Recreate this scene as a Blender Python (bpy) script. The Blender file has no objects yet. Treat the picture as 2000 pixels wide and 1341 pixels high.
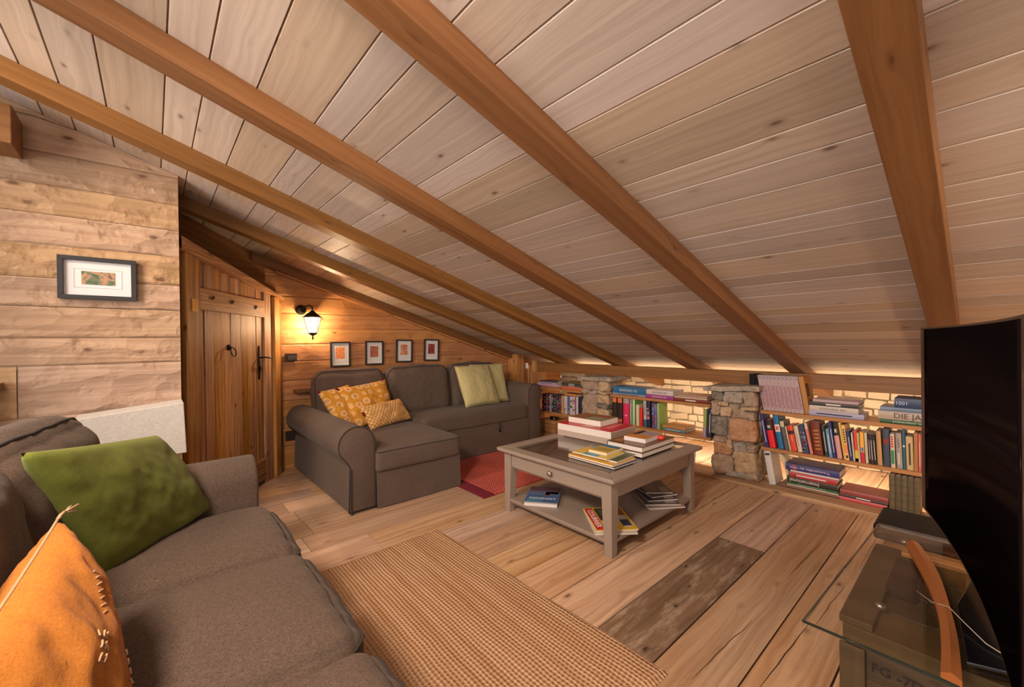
import bpy, bmesh, math, random
from mathutils import Vector, Matrix, noise
random.seed(7)
S = bpy.context.scene
COL = S.collection
PI = math.pi

# ------------------------------------------------------------------ camera
cam_d = bpy.data.cameras.new('camera'); cam = bpy.data.objects.new('camera', cam_d); COL.objects.link(cam)
cam_d.sensor_width = 36.0; cam_d.lens = 36.0*803.6/2000.0; cam_d.clip_start = 0.02; cam_d.clip_end = 60
yaw, pit, rol = math.radians(-48.907), math.radians(-0.248), math.radians(-0.7265)
_f = Vector((math.sin(yaw)*math.cos(pit), math.cos(yaw)*math.cos(pit), math.sin(pit)))
_r0 = Vector((math.cos(yaw), -math.sin(yaw), 0)); _u0 = _r0.cross(_f)
_r = _r0*math.cos(rol)+_u0*math.sin(rol); _u = _u0*math.cos(rol)-_r0*math.sin(rol)
cam.matrix_world = Matrix(((_r.x, _u.x, -_f.x, 0), (_r.y, _u.y, -_f.y, 0), (_r.z, _u.z, -_f.z, 1.10), (0, 0, 0, 1)))
S.camera = cam
S.view_settings.view_transform = 'Standard'; S.view_settings.look = 'None'
S.view_settings.gamma = 1.0; S.view_settings.use_curve_mapping = False
S.view_settings.exposure = 0.74

# ------------------------------------------------------------------ world and large lights
W = bpy.data.worlds.new('world'); S.world = W; W.use_nodes = True
W.node_tree.nodes['Background'].inputs[0].default_value = (0.75, 0.85, 1.0, 1)
W.node_tree.nodes['Background'].inputs[1].default_value = 1.0
def light(kind, name, loc, energy, color, size=0.1, size_y=None, target=None, spread=None):
    d = bpy.data.lights.new(name, kind); d.energy = energy; d.color = color
    if kind == 'AREA':
        d.size = size
        if size_y: d.shape = 'RECTANGLE'; d.size_y = size_y
        if spread: d.spread = spread
    else:
        d.shadow_soft_size = size
    o = bpy.data.objects.new(name, d); COL.objects.link(o); o.location = loc
    if target is not None:
        o.rotation_euler = (Vector(target)-Vector(loc)).to_track_quat('-Z', 'Y').to_euler()
    return o
# daylight fill at an unseen window added behind the camera
light('AREA', 'window_daylight', (-0.9, -2.50, 1.45), 46, (1.0, 0.92, 0.84), 2.6, 1.5, (-0.9, 3, 1.5))
# small shaded lamp standing on the floor behind the television
light('POINT', 'corner_lamp_light', (0.85, 2.95, 0.36), 9, (1.0, 0.55, 0.25), 0.06)
# unseen spotlights added to brighten the floor (their housings hang above and behind the camera)
FILL_SPOTS = ((-0.50, -0.75, 2.12, (-1.7, 1.7, 0.0), 165, 1.9), (-2.15, -0.95, 2.15, (-2.9, 2.1, 0.2), 70, 1.5), (0.85, 0.9, 1.62, (-0.9, 2.6, 0.2), 70, 1.7))
for i, (x, y, z, tg, en, ang) in enumerate(FILL_SPOTS):
    o_ = light('SPOT', 'spot_light_%d' % i, (x, y, z), en, (1.0, 0.79, 0.61), 0.22, target=tg)
    o_.data.spot_size = ang; o_.data.spot_blend = 0.9
light('AREA', 'side_window_daylight', (1.85, -0.6, 1.25), 17, (1.0, 0.82, 0.68), 2.0, 1.5, (-3, 0.6, 1.2))  # fill light at the unseen window added in the right wall

# ------------------------------------------------------------------ node helpers
def new_mat(name):
    m = bpy.data.materials.new(name); m.use_nodes = True
    nt = m.node_tree; nt.nodes.clear()
    out = nt.nodes.new('ShaderNodeOutputMaterial'); b = nt.nodes.new('ShaderNodeBsdfPrincipled')
    nt.links.new(b.outputs[0], out.inputs[0])
    return m, nt, b, out
class NB:
    def __init__(s, nt): s.nt = nt
    def n(s, t, **k):
        x = s.nt.nodes.new(t)
        for a, v in k.items(): setattr(x, a, v)
        return x
    def l(s, a, b): s.nt.links.new(a, b)
    def val(s, sock, v):
        if hasattr(v, 'links'): s.l(v, sock)
        else: sock.default_value = v
    def math(s, op, a, b=None, c=None, clamp=False):
        x = s.n('ShaderNodeMath', operation=op, use_clamp=clamp)
        s.val(x.inputs[0], a)
        if b is not None: s.val(x.inputs[1], b)
        if c is not None: s.val(x.inputs[2], c)
        return x.outputs[0]
    def comb(s, x, y, z):
        c = s.n('ShaderNodeCombineXYZ'); s.val(c.inputs[0], x); s.val(c.inputs[1], y); s.val(c.inputs[2], z); return c.outputs[0]
    def noise(s, vec, scale, detail=3, rough=0.55, dist=0.0):
        x = s.n('ShaderNodeTexNoise'); s.l(vec, x.inputs['Vector']); x.inputs['Scale'].default_value = scale
        x.inputs['Detail'].default_value = detail; x.inputs['Roughness'].default_value = rough; x.inputs['Distortion'].default_value = dist
        return x.outputs[0]
    def ramp(s, fac, stops, interp='LINEAR'):
        x = s.n('ShaderNodeValToRGB'); x.color_ramp.interpolation = interp; s.l(fac, x.inputs[0])
        e = x.color_ramp.elements
        while len(e) < len(stops): e.new(0.5)
        for i, (p, c) in enumerate(stops):
            e[i].position = p; e[i].color = (c[0], c[1], c[2], 1) if hasattr(c, '__len__') else (c, c, c, 1)
        return x.outputs[0]
    def mix(s, fac, a, b, mode='MIX'):
        x = s.n('ShaderNodeMix', data_type='RGBA', blend_type=mode)
        s.val(x.inputs[0], fac)
        for sock, v in ((x.inputs[6], a), (x.inputs[7], b)):
            if hasattr(v, 'links'): s.l(v, sock)
            else: sock.default_value = (v[0], v[1], v[2], 1)
        return x.outputs[2]
    def bump(s, h, bsdf, strength=0.3, dist=0.002):
        x = s.n('ShaderNodeBump'); x.inputs['Strength'].default_value = strength; x.inputs['Distance'].default_value = dist
        s.l(h, x.inputs['Height']); s.l(x.outputs[0], bsdf.inputs['Normal'])

def wood(name, light_c, dark_c, knot_c, rough=0.5, contrast=1.0, knots=1.0, stain=None, bump=0.25, ring=42, spec=0.35, sheet=None, tvar=1.0, warp_k=0.06, kd=(4.5, 9.0), svar=0.15, chips=0.0, sheet_r=(0.48, 0.66, 0.75), sheet_s=(3.0, 9.0)):
    m, nt, b, out = new_mat(name); N = NB(nt)
    uv = N.n('ShaderNodeUVMap', uv_map='UVMap').outputs[0]
    sp = N.n('ShaderNodeSeparateXYZ'); N.l(uv, sp.inputs[0]); u, v = sp.outputs[0], sp.outputs[1]
    at = N.n('ShaderNodeAttribute', attribute_name='tint'); sa = N.n('ShaderNodeSeparateColor'); N.l(at.outputs[0], sa.inputs[0])
    tr, seed, hue = sa.outputs[0], sa.outputs[1], sa.outputs[2]
    sd = N.math('MULTIPLY', seed, 53.0)
    # knots
    vo = N.n('ShaderNodeTexVoronoi'); vo.inputs['Scale'].default_value = 1.0
    N.l(N.comb(N.math('MULTIPLY', u, kd[0]), N.math('MULTIPLY', v, kd[1]), sd), vo.inputs['Vector'])
    d = vo.outputs['Distance']
    kn = N.ramp(d, [(0.0, 1.0), (0.055*knots, 0.9), (0.11*knots, 0.25), (0.2*knots, 0.0)])
    warp = N.noise(N.comb(N.math('MULTIPLY', u, 1.1), N.math('MULTIPLY', v, 5.0), sd), 1.0, 2)
    v2 = N.math('ADD', v, N.math('MULTIPLY', warp, warp_k))
    v3 = N.math('ADD', v2, N.math('DIVIDE', 0.006, N.math('ADD', d, 0.10)))
    g = N.noise(N.comb(N.math('MULTIPLY', u, 0.9), N.math('MULTIPLY', v3, float(ring)), sd), 1.0, 4, 0.62)
    fine = N.noise(N.comb(N.math('MULTIPLY', u, 7.0), N.math('MULTIPLY', v2, 420.0), sd), 1.0, 2)
    gf = N.math('ADD', N.math('MULTIPLY', g, 0.8), N.math('MULTIPLY', fine, 0.2))
    fac = N.ramp(gf, [(0.5-0.17/contrast, 0.0), (0.5+0.17/contrast, 1.0)])
    c = N.mix(fac, dark_c, light_c)
    if sheet:      # weathered blotches
        bl = N.noise(N.comb(N.math('MULTIPLY', u, sheet_s[0]), N.math('MULTIPLY', v, sheet_s[1]), sd), 1.0, 6, 0.72)
        c = N.mix(N.ramp(bl, [(sheet_r[0], 0.0), (sheet_r[1], sheet_r[2])]), c, sheet)
    c = N.mix(kn, c, knot_c)
    if stain:
        big = N.noise(N.comb(N.math('MULTIPLY', u, 0.7), N.math('MULTIPLY', v, 2.0), sd), 1.0, 3)
        c = N.mix(N.ramp(big, [(0.42, 0.0), (0.7, 0.5)]), c, stain)
    # hue and value per plank
    hs = N.n('ShaderNodeHueSaturation'); N.l(c, hs.inputs['Color'])
    N.l(N.math('ADD', 0.494, N.math('MULTIPLY', hue, 0.014)), hs.inputs['Hue'])
    N.l(N.math('ADD', 1.0-0.5*0.5*tvar, N.math('MULTIPLY', tr, 0.5*tvar)), hs.inputs['Value'])
    N.l(N.math('ADD', 1.0-svar, N.math('MULTIPLY', hue, 2*svar)), hs.inputs['Saturation'])
    N.l(hs.outputs[0], b.inputs['Base Color'])
    b.inputs['Roughness'].default_value = rough; b.inputs['Specular IOR Level'].default_value = spec
    hgt = N.math('SUBTRACT', gf, kn)
    if chips:      # adze marks
        ch = N.n('ShaderNodeTexVoronoi'); ch.inputs['Scale'].default_value = 1.0
        wv = N.noise(N.comb(u, v, sd), 9.0, 3)
        N.l(N.comb(N.math('ADD', N.math('MULTIPLY', u, 5.0), wv), N.math('ADD', N.math('MULTIPLY', v, 11.0), wv), sd), ch.inputs['Vector'])
        hgt = N.math('ADD', hgt, N.math('MULTIPLY', ch.outputs['Distance'], chips))
    N.bump(hgt, b, bump, 0.0015 if not chips else 0.007)
    return m

def plain(name, c, rough=0.5, metal=0.0, spec=0.5, bumpy=0.0, bscale=60):
    m, nt, b, out = new_mat(name); N = NB(nt)
    tc = N.n('ShaderNodeTexCoord').outputs['Object']
    n = N.noise(tc, bscale, 3)
    N.l(N.mix(N.math('MULTIPLY', n, 0.18), c, tuple(x*0.6 for x in c)), b.inputs['Base Color'])
    b.inputs['Roughness'].default_value = rough; b.inputs['Metallic'].default_value = metal
    b.inputs['Specular IOR Level'].default_value = spec
    if bumpy: N.bump(n, b, bumpy, 0.002)
    return m
_pc = {}
def col(c, rough=0.5):
    k = (tuple(round(x, 3) for x in c), rough)
    if k not in _pc: _pc[k] = plain('paint_%d' % len(_pc), c, rough, 0, 0.4, 0, 35)
    return _pc[k]

def fabric(name, c, c2, scale=520, rough=0.95, bump=0.35, mottled=0.25, sheen=0.06):
    m, nt, b, out = new_mat(name); N = NB(nt)
    uv = N.n('ShaderNodeTexCoord').outputs['Object']
    sp = N.n('ShaderNodeSeparateXYZ'); N.l(uv, sp.inputs[0])
    n1 = N.noise(N.comb(N.math('MULTIPLY', sp.outputs[0], 1.0), N.math('MULTIPLY', sp.outputs[1], 0.25), sp.outputs[2]), scale, 2, 0.7)
    n2 = N.noise(N.comb(N.math('MULTIPLY', sp.outputs[0], 0.25), sp.outputs[1], sp.outputs[2]), scale, 2, 0.7)
    nn = N.math('MULTIPLY', N.math('ADD', n1, n2), 0.5)
    big = N.noise(uv, 6, 3)
    f = N.ramp(nn, [(0.36, 0.0), (0.64, 1.0)])
    c_ = N.mix(f, c, c2)
    c_ = N.mix(N.math('MULTIPLY', big, mottled), c_, tuple(x*0.55 for x in c))
    N.l(c_, b.inputs['Base Color']); b.inputs['Roughness'].default_value = rough
    b.inputs['Specular IOR Level'].default_value = 0.2
    b.inputs['Sheen Weight'].default_value = sheen; b.inputs['Sheen Roughness'].default_value = 0.5
    h = N.math('ADD', N.math('MULTIPLY', nn, 0.5), N.math('MULTIPLY', N.noise(uv, 38, 3), 0.9))
    N.bump(h, b, bump, 0.002)
    return m

# ------------------------------------------------------------------ mesh helpers
class MB:
    """collects quads with uv and tint, builds ONE mesh object"""
    def __init__(s): s.v = []; s.f = []; s.uv = []; s.t = []; s.sm = []
    def face(s, pts, uvs, tint, smooth=False):
        i = len(s.v); s.v += [tuple(p) for p in pts]; s.f.append(tuple(range(i, i+len(pts)))); s.uv.append(uvs); s.t.append(tint); s.sm.append(smooth)
    def box(s, x0, x1, y0, y1, z0, z1, M=None, grain='x', tint=None, jit=0.0):
        if tint is None: tint = (random.random(), random.random(), random.random())
        P = [Vector((x, y, z)) for z in (z0, z1) for y in (y0, y1) for x in (x0, x1)]
        if jit: P = [p+Vector((random.uniform(-jit, jit), random.uniform(-jit, jit), random.uniform(-jit, jit))) for p in P]
        o1, o2 = random.random()*9, random.random()*9
        gi = 'xyz'.index(grain)
        for idx in ((0, 2, 3, 1), (4, 5, 7, 6), (0, 1, 5, 4), (2, 6, 7, 3), (0, 4, 6, 2), (1, 3, 7, 5)):
            q = [P[k] for k in idx]; n = (q[1]-q[0]).cross(q[2]-q[0])
            ax = max(range(3), key=lambda a: abs(n[a]))
            oth = [a for a in range(3) if a != ax]
            if gi in oth: ua = gi; va = [a for a in oth if a != gi][0]
            else: ua, va = oth
            uvs = [(p[ua]+o1, p[va]+o2) for p in q]
            s.face([M @ p if M else p for p in q], uvs, tint)
    def build(s, name, mat, parent=None, weld=False, bevel=0, loc=None):
        me = bpy.data.meshes.new(name); me.from_pydata(s.v, [], s.f); me.update()
        me.uv_layers.new(name='UVMap'); me.color_attributes.new('tint', 'FLOAT_COLOR', 'CORNER')
        uvs, tts = [], []
        for i, f in enumerate(s.f):
            for j in range(len(f)): uvs.extend(s.uv[i][j]); tts.extend((*s.t[i], 1.0))
        me.uv_layers['UVMap'].data.foreach_set('uv', uvs); me.color_attributes['tint'].data.foreach_set('color', tts)
        me.polygons.foreach_set('use_smooth', s.sm)
        if mat: me.materials.append(mat)
        o = bpy.data.objects.new(name, me); COL.objects.link(o)
        if parent: o.parent = parent
        if weld or bevel:
            w = o.modifiers.new('weld', 'WELD'); w.merge_threshold = 0.00005
        if bevel:
            b = o.modifiers.new('bevel', 'BEVEL'); b.width = bevel; b.segments = 2; b.limit_method = 'ANGLE'; b.angle_limit = 0.6
        return o

def obj(name, bm, mat, parent=None, smooth=True, bevel=0, M=None):
    me = bpy.data.meshes.new(name); bmesh.ops.recalc_face_normals(bm, faces=bm.faces)
    if M is not None: bmesh.ops.transform(bm, matrix=M, verts=bm.verts)
    bm.to_mesh(me); bm.free()
    if smooth:
        for p in me.polygons: p.use_smooth = True
    for m_ in (mat if isinstance(mat, (list, tuple)) else [mat]): me.materials.append(m_)
    o = bpy.data.objects.new(name, me); COL.objects.link(o)
    if parent: o.parent = parent
    if bevel:
        b = o.modifiers.new('bevel', 'BEVEL'); b.width = bevel; b.segments = 2; b.limit_method = 'ANGLE'; b.angle_limit = 0.6
        if smooth: me.shade_smooth() if hasattr(me, 'shade_smooth') else None
    return o
def bbox(bm, x0, x1, y0, y1, z0, z1, M=None):
    vs = [bm.verts.new((x, y, z)) for z in (z0, z1) for y in (y0, y1) for x in (x0, x1)]
    for idx in ((0, 2, 3, 1), (4, 5, 7, 6), (0, 1, 5, 4), (2, 6, 7, 3), (0, 4, 6, 2), (1, 3, 7, 5)): bm.faces.new([vs[k] for k in idx])
    if M is not None:
        for v in vs: v.co = M @ v.co
    return vs
def tube(bm, pts, r, seg=8, closed=False, rads=None):
    pts = [Vector(p) for p in pts]; n = len(pts); rings = []
    up = Vector((0, 0, 1))
    for i, p in enumerate(pts):
        a = pts[(i-1) % n] if (closed or i > 0) else p
        b = pts[(i+1) % n] if (closed or i < n-1) else p
        t = (b-a).normalized() if (b-a).length > 1e-9 else Vector((1, 0, 0))
        s1 = t.cross(up)
        if s1.length < 1e-3: s1 = t.cross(Vector((0, 1, 0)))
        s1.normalize(); s2 = s1.cross(t).normalized()
        rr = rads[i] if rads else r
        rings.append([bm.verts.new(p+(s1*math.cos(2*PI*k/seg)+s2*math.sin(2*PI*k/seg))*rr) for k in range(seg)])
    m = n if closed else n-1
    for i in range(m):
        A, B = rings[i], rings[(i+1) % n]
        for k in range(seg): bm.faces.new((A[k], A[(k+1) % seg], B[(k+1) % seg], B[k]))
    if not closed:
        bm.faces.new(rings[0][::-1]); bm.faces.new(rings[-1])
def lathe(bm, prof, seg=24, c=(0, 0, 0), flat=None):
    rings = []
    for (r, z) in prof:
        rings.append([bm.verts.new((c[0]+r*math.cos(2*PI*k/seg), c[1]+r*math.sin(2*PI*k/seg), c[2]+z)) for k in range(seg)])
    for i in range(len(rings)-1):
        for k in range(seg): bm.faces.new((rings[i][k], rings[i][(k+1) % seg], rings[i+1][(k+1) % seg], rings[i+1][k]))
    bm.faces.new(rings[0][::-1]); bm.faces.new(rings[-1])
def prism(bm, poly, d0, d1, axis='x', M=None):
    """polygon (a,b) extruded along an axis"""
    def P(a, b, d): return {'x': (d, a, b), 'y': (a, d, b), 'z': (a, b, d)}[axis]
    A = [bm.verts.new(P(a, b, d0)) for a, b in poly]; B = [bm.verts.new(P(a, b, d1)) for a, b in poly]
    if M is not None:
        for v in A+B: v.co = M @ v.co
    n = len(poly)
    for i in range(n): bm.faces.new((A[i], A[(i+1) % n], B[(i+1) % n], B[i]))
    bm.faces.new(A[::-1]); bm.faces.new(B)

def empty(name, label, cat, loc=(0, 0, 0), rotz=0, group=None, kind=None):
    o = bpy.data.objects.new(name, None); COL.objects.link(o); o.location = loc; o.rotation_euler = (0, 0, rotz)
    o.empty_display_size = 0.05
    if label: o['label'] = label
    if cat: o['category'] = cat
    if group: o['group'] = group
    if kind: o['kind'] = kind
    return o
def tag(o, label, cat, group=None, kind=None):
    o['label'] = label; o['category'] = cat
    if group: o['group'] = group
    if kind: o['kind'] = kind
    return o
def struct(o): o['kind'] = 'structure'; return o
def text_part(name, s, size, mat, parent, M, align='CENTER', bold=0.0, sx=1.0):
    c = bpy.data.curves.new('t', 'FONT'); c.body = s; c.size = size; c.align_x = align; c.align_y = 'CENTER'
    c.extrude = 0.0002; c.offset = bold; c.resolution_u = 2
    t = bpy.data.objects.new('t', c); me = bpy.data.meshes.new_from_object(t)
    me.name = name; bpy.data.objects.remove(t); bpy.data.curves.remove(c)
    me.transform(M @ Matrix.Diagonal((sx, 1, 1, 1)))
    me.materials.clear(); me.materials.append(mat)
    o = bpy.data.objects.new(name, me); COL.objects.link(o); o.parent = parent
    return o
def RX(a): return Matrix.Rotation(a, 4, 'X')
def RY(a): return Matrix.Rotation(a, 4, 'Y')
def RZ(a): return Matrix.Rotation(a, 4, 'Z')
def T(x, y, z): return Matrix.Translation((x, y, z))
def smooth01(x): x = max(0, min(1, x)); return x*x*(3-2*x)

# ------------------------------------------------------------------ materials
M_ceil = wood('whitewashed_spruce_board', (0.60, 0.485, 0.395), (0.45, 0.35, 0.275), (0.20, 0.13, 0.10), 0.5, 1.0, 0.9, bump=0.25, ring=60, tvar=0.6, warp_k=0.022, kd=(5.0, 11.0), svar=0.28)
M_beam = wood('honey_stained_beam_wood', (0.275, 0.122, 0.040), (0.165, 0.066, 0.020), (0.09, 0.035, 0.014), 0.45, 0.95, 0.8, bump=0.2, ring=38, tvar=0.5, warp_k=0.04, kd=(4.5, 14.0), svar=0.05)
M_wallw = wood('pale_hewn_spruce_wall', (0.50, 0.325, 0.205), (0.33, 0.20, 0.12), (0.13, 0.06, 0.035), 0.6, 1.0, 0.9, bump=0.7, ring=40, tvar=0.5, warp_k=0.05, kd=(4.0, 8.0), chips=5.0)
M_gable = wood('warm_pine_wall', (0.56, 0.27, 0.10), (0.36, 0.15, 0.05), (0.16, 0.06, 0.02), 0.5, 0.9, 0.9, bump=0.5, ring=34, tvar=0.3, warp_k=0.04, chips=4.0, svar=0.05)
M_old = wood('aged_door_timber', (0.52, 0.26, 0.10), (0.22, 0.092, 0.033), (0.07, 0.028, 0.01), 0.55, 1.5, 0.9, bump=1.0, ring=42, tvar=1.0, warp_k=0.03, sheet=(0.62, 0.42, 0.24), sheet_r=(0.52, 0.7, 0.5), sheet_s=(1.2, 16.0))
M_floor = wood('old_floor_plank', (0.60, 0.41, 0.285), (0.35, 0.21, 0.135), (0.08, 0.04, 0.022), 0.5, 1.25, 0.85, bump=0.8, ring=40, tvar=0.95, warp_k=0.045, kd=(4.0, 9.0), svar=0.18, sheet=(0.20, 0.11, 0.065), sheet_r=(0.56, 0.72, 0.45), sheet_s=(2.2, 14.0), stain=(0.40, 0.20, 0.095))
M_dark_plank = wood('dark_weathered_plank', (0.25, 0.155, 0.10), (0.13, 0.075, 0.045), (0.04, 0.025, 0.015), 0.55, 1.0, 0.7, bump=0.6, sheet=(0.42, 0.31, 0.22), ring=36, tvar=0.3, warp_k=0.03, sheet_r=(0.50, 0.66, 0.8), sheet_s=(5.0, 22.0))
M_shelf = wood('bookshelf_wood', (0.46, 0.22, 0.085), (0.33, 0.14, 0.05), (0.12, 0.05, 0.02), 0.45, 0.8, 0.6, bump=0.15, tvar=0.3)
M_iron = plain('black_wrought_iron', (0.012, 0.011, 0.010), 0.5, 0.6, 0.5, 0.3, 90)
M_brass = plain('old_brass', (0.55, 0.32, 0.08), 0.35, 0.9)
M_black = plain('black_plastic', (0.006, 0.006, 0.007), 0.4, 0, 0.15)
M_blackgl = plain('glossy_black', (0.004, 0.004, 0.005), 0.18, 0, 0.35)
M_frame = plain('black_picture_frame_wood', (0.022, 0.019, 0.020), 0.5)
M_mount = plain('white_picture_mount', (0.72, 0.70, 0.70), 0.8)
M_paper = plain('book_pages', (0.66, 0.58, 0.48), 0.85, bscale=200)
M_white = plain('white_print', (0.75, 0.72, 0.68), 0.6)
M_grey = plain('grey_painted_wood', (0.30, 0.236, 0.195), 0.42, bumpy=0.05, bscale=25)
M_sofa = fabric('brown_grey_linen_slipcover', (0.068, 0.045, 0.035), (0.162, 0.116, 0.092), 430, bump=0.5)
M_sofa_pipe = fabric('dark_piping', (0.035, 0.026, 0.024), (0.05, 0.04, 0.036))
M_chrome = plain('brushed_steel', (0.42, 0.38, 0.34), 0.42, 0.9)

def glass_mat(name, c=(0.9, 0.95, 0.93), rough=0.0, tr=0.86):
    m = bpy.data.materials.new(name); m.use_nodes = True; nt = m.node_tree; nt.nodes.clear(); N = NB(nt)
    out = N.n('ShaderNodeOutputMaterial'); g = N.n('ShaderNodeBsdfGlossy'); g.inputs['Roughness'].default_value = max(rough, 0.02); g.inputs['Color'].default_value = (1, 1, 1, 1)
    t = N.n('ShaderNodeBsdfTransparent'); t.inputs[0].default_value = (*[x*tr for x in c], 1)
    fr = N.n('ShaderNodeLayerWeight'); fr.inputs['Blend'].default_value = 0.5
    fc = N.math('ADD', 0.035, N.math('MULTIPLY', N.math('POWER', fr.outputs['Facing'], 4.0), 0.75))
    mx = N.n('ShaderNodeMixShader'); N.l(fc, mx.inputs[0]); N.l(t.outputs[0], mx.inputs[1]); N.l(g.outputs[0], mx.inputs[2])
    N.l(mx.outputs[0], out.inputs[0]); return m
M_glass = glass_mat('clear_glass')
M_smoke = glass_mat('smoked_table_glass', (0.97, 0.94, 0.92), 0.0, 0.94)

# =================================================================== SETTING
TA = math.tan(math.radians(17.78)); ZR = 2.071; ZU = 1.991          # roof boards and rafter undersides
def roof_z(y): return ZR-TA*y
AR = math.radians(17.78)
X0, X1, YB, YW = -4.04, 1.9, -2.6, 4.45     # gable wall, right wall, back wall, stone wall
LX = -2.9                                    # near left wall plane
# --- floor: planks along Y
fm = MB()
edges = [-4.3, -4.05, -3.83, -3.62, -3.40, -3.20, -2.99, -2.775, -2.56, -2.35, -2.085, -1.895, -1.665, -1.447, -1.22, -0.977, -0.746, -0.516, -0.322, -0.10, 0.12, 0.34, 0.57, 0.80, 1.02, 1.25, 1.48, 1.70, 1.95]
rf = random.Random(3)
for i in range(len(edges)-1):
    a, b = edges[i], edges[i+1]
    cuts = sorted([-2.7]+[rf.uniform(-2.2, -0.6), rf.uniform(0.0, 1.1)]+[3.305])
    if abs(a+0.977) < 0.01: cuts = [-2.7, -1.0, 2.36, 3.305]
    if abs(a+2.56) < 0.01: cuts = [-2.7, -1.2, 0.62, 3.305]
    for j in range(len(cuts)-1):
        if abs(a+0.977) < 0.01 and j == 1: continue
        fm.box(a+0.003, b-0.003, cuts[j]+0.0015, cuts[j+1]-0.0015, -0.03, rf.uniform(-0.0012, 0.0012), grain='y', tint=(rf.uniform(0.15, 0.95), rf.random(), rf.random()))
    fm.box(a+0.0025, b-0.0025, 3.56, YW+0.1, -0.03, 0, grain='y', tint=(rf.uniform(0.5, 0.95), rf.random(), rf.random()))
fm.box(-4.3, 1.95, -2.75, 4.6, -0.08, -0.031, tint=(0, 0.5, 0.5))
floor = struct(fm.build('floor', M_floor))
dp = MB(); dp.box(-0.9745, -0.7485, -0.9985, 2.3585, -0.03, 0.001, grain='y', tint=(0.5, 0.3, 0.5))
o = dp.build('dark_floor_plank', M_dark_plank, floor)
cr = MB()                                        # narrow cracks worn in the boards
def crack(x0, y0, x1, y1, w=0.004):
    n = 14
    for i in range(n):
        t0, t1 = i/n, (i+1)/n
        f0, f1 = math.sin(PI*t0)*w/7+0.0003, math.sin(PI*t1)*w/7+0.0003
        j0 = 0.006*noise.noise(Vector((t0*5, x0*7, 0))); j1 = 0.006*noise.noise(Vector((t1*5, x0*7, 0)))
        ax, ay, bx, by = x0+(x1-x0)*t0+j0, y0+(y1-y0)*t0, x0+(x1-x0)*t1+j1, y0+(y1-y0)*t1
        cr.face([(ax-f0, ay, 0.0018), (ax+f0, ay, 0.0018), (bx+f1, by, 0.0018), (bx-f1, by, 0.0018)], [(0, 0)]*4, (0, 0, 0))
crack(-0.47, 1.40, -0.447, 1.9, 0.010); crack(-0.46, 1.85, -0.45, 2.5, 0.004); crack(-0.395, 2.5, -0.39, 3.06, 0.008)
crack(-0.63, 1.30, -0.60, 1.75, 0.006); crack(-0.60, 2.2, -0.58, 2.7, 0.006); crack(-0.43, 1.9, -0.41, 2.3, 0.008); crack(-0.88, 2.5, -0.87, 3.2, 0.003)
crack(-1.55, 1.3, -1.53, 1.8, 0.004); crack(-2.2, 0.8, -2.19, 1.4, 0.003)
cr.build('floor_cracks', plain('crack_shadow_gap', (0.03, 0.015, 0.008), 0.9), floor)
# low timber sill the shelves and piers stand on
sm = MB(); rf = random.Random(5)
for a, b in ((-4.0, -2.7), (-2.7, -1.42), (-1.42, 0.2), (0.2, 1.9)):
    sm.box(a+0.001, b-0.001, 3.31, 3.56, -0.02, 0.022, grain='x', tint=(rf.uniform(0.3, 0.6), rf.random(), rf.random()))
struct(sm.build('trim_1', M_floor, bevel=0.004))

# --- ceiling boards (run along X), V grooves between them
cm = MB(); rc = random.Random(11)
gy = [-0.272, -0.136, 0.044, 0.149, 0.281, 0.465, 0.566, 0.703, 0.881, 0.987, 1.118, 1.290, 1.394]
w3 = [0.134, 0.175, 0.104]; k = 0
while gy[-1] < 4.7: gy.append(gy[-1]+w3[k % 3]); k += 1
g2 = [gy[0]]; k = 0; wb = [0.104, 0.178, 0.134]
while g2[-1] > -2.9: g2.append(g2[-1]-wb[k % 3]); k += 1
gy = sorted(g2[1:]+gy)
for i in range(len(gy)-1):
    a, b = gy[i], gy[i+1]; L = (b-a)/math.cos(AR); g = 0.0035
    tt = (rc.uniform(0.1, 0.95), rc.random(), rc.random()); o1, o2 = rc.random()*9, rc.random()*9
    xs = [-4.3, -2.88+rc.uniform(-0.2, 0.2)*0, -0.12, 2.0]
    prof = [(a, 0.010), (a+g, 0.0), (b-g, 0.0), (b, 0.010)]
    def pt(x, yy, up): return (x, yy, roof_z(yy)+up)
    for s_ in range(3):
        tt2 = (min(1, max(0, tt[0]+rc.uniform(-0.25, 0.25))), rc.random(), rc.random())
        for q in range(3):
            (ya, ua), (yb, ub) = prof[q], prof[q+1]
            cm.face([pt(xs[s_], ya, ua), pt(xs[s_], yb, ub), pt(xs[s_+1], yb, ub), pt(xs[s_+1], ya, ua)],
                    [(xs[s_]+o1, ya+o2), (xs[s_]+o1, yb+o2), (xs[s_+1]+o1, yb+o2), (xs[s_+1]+o1, ya+o2)], tt2)
cm.box(-4.4, 2.1, -3.1, 4.9, 0.02, 0.06, M=Matrix(((1, 0, 0, 0), (0, 1, 0, 0), (0, -TA, 1, ZR), (0, 0, 0, 1))), tint=(0.2, 0.5, 0.5))
struct(cm.build('ceiling', M_ceil))

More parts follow.
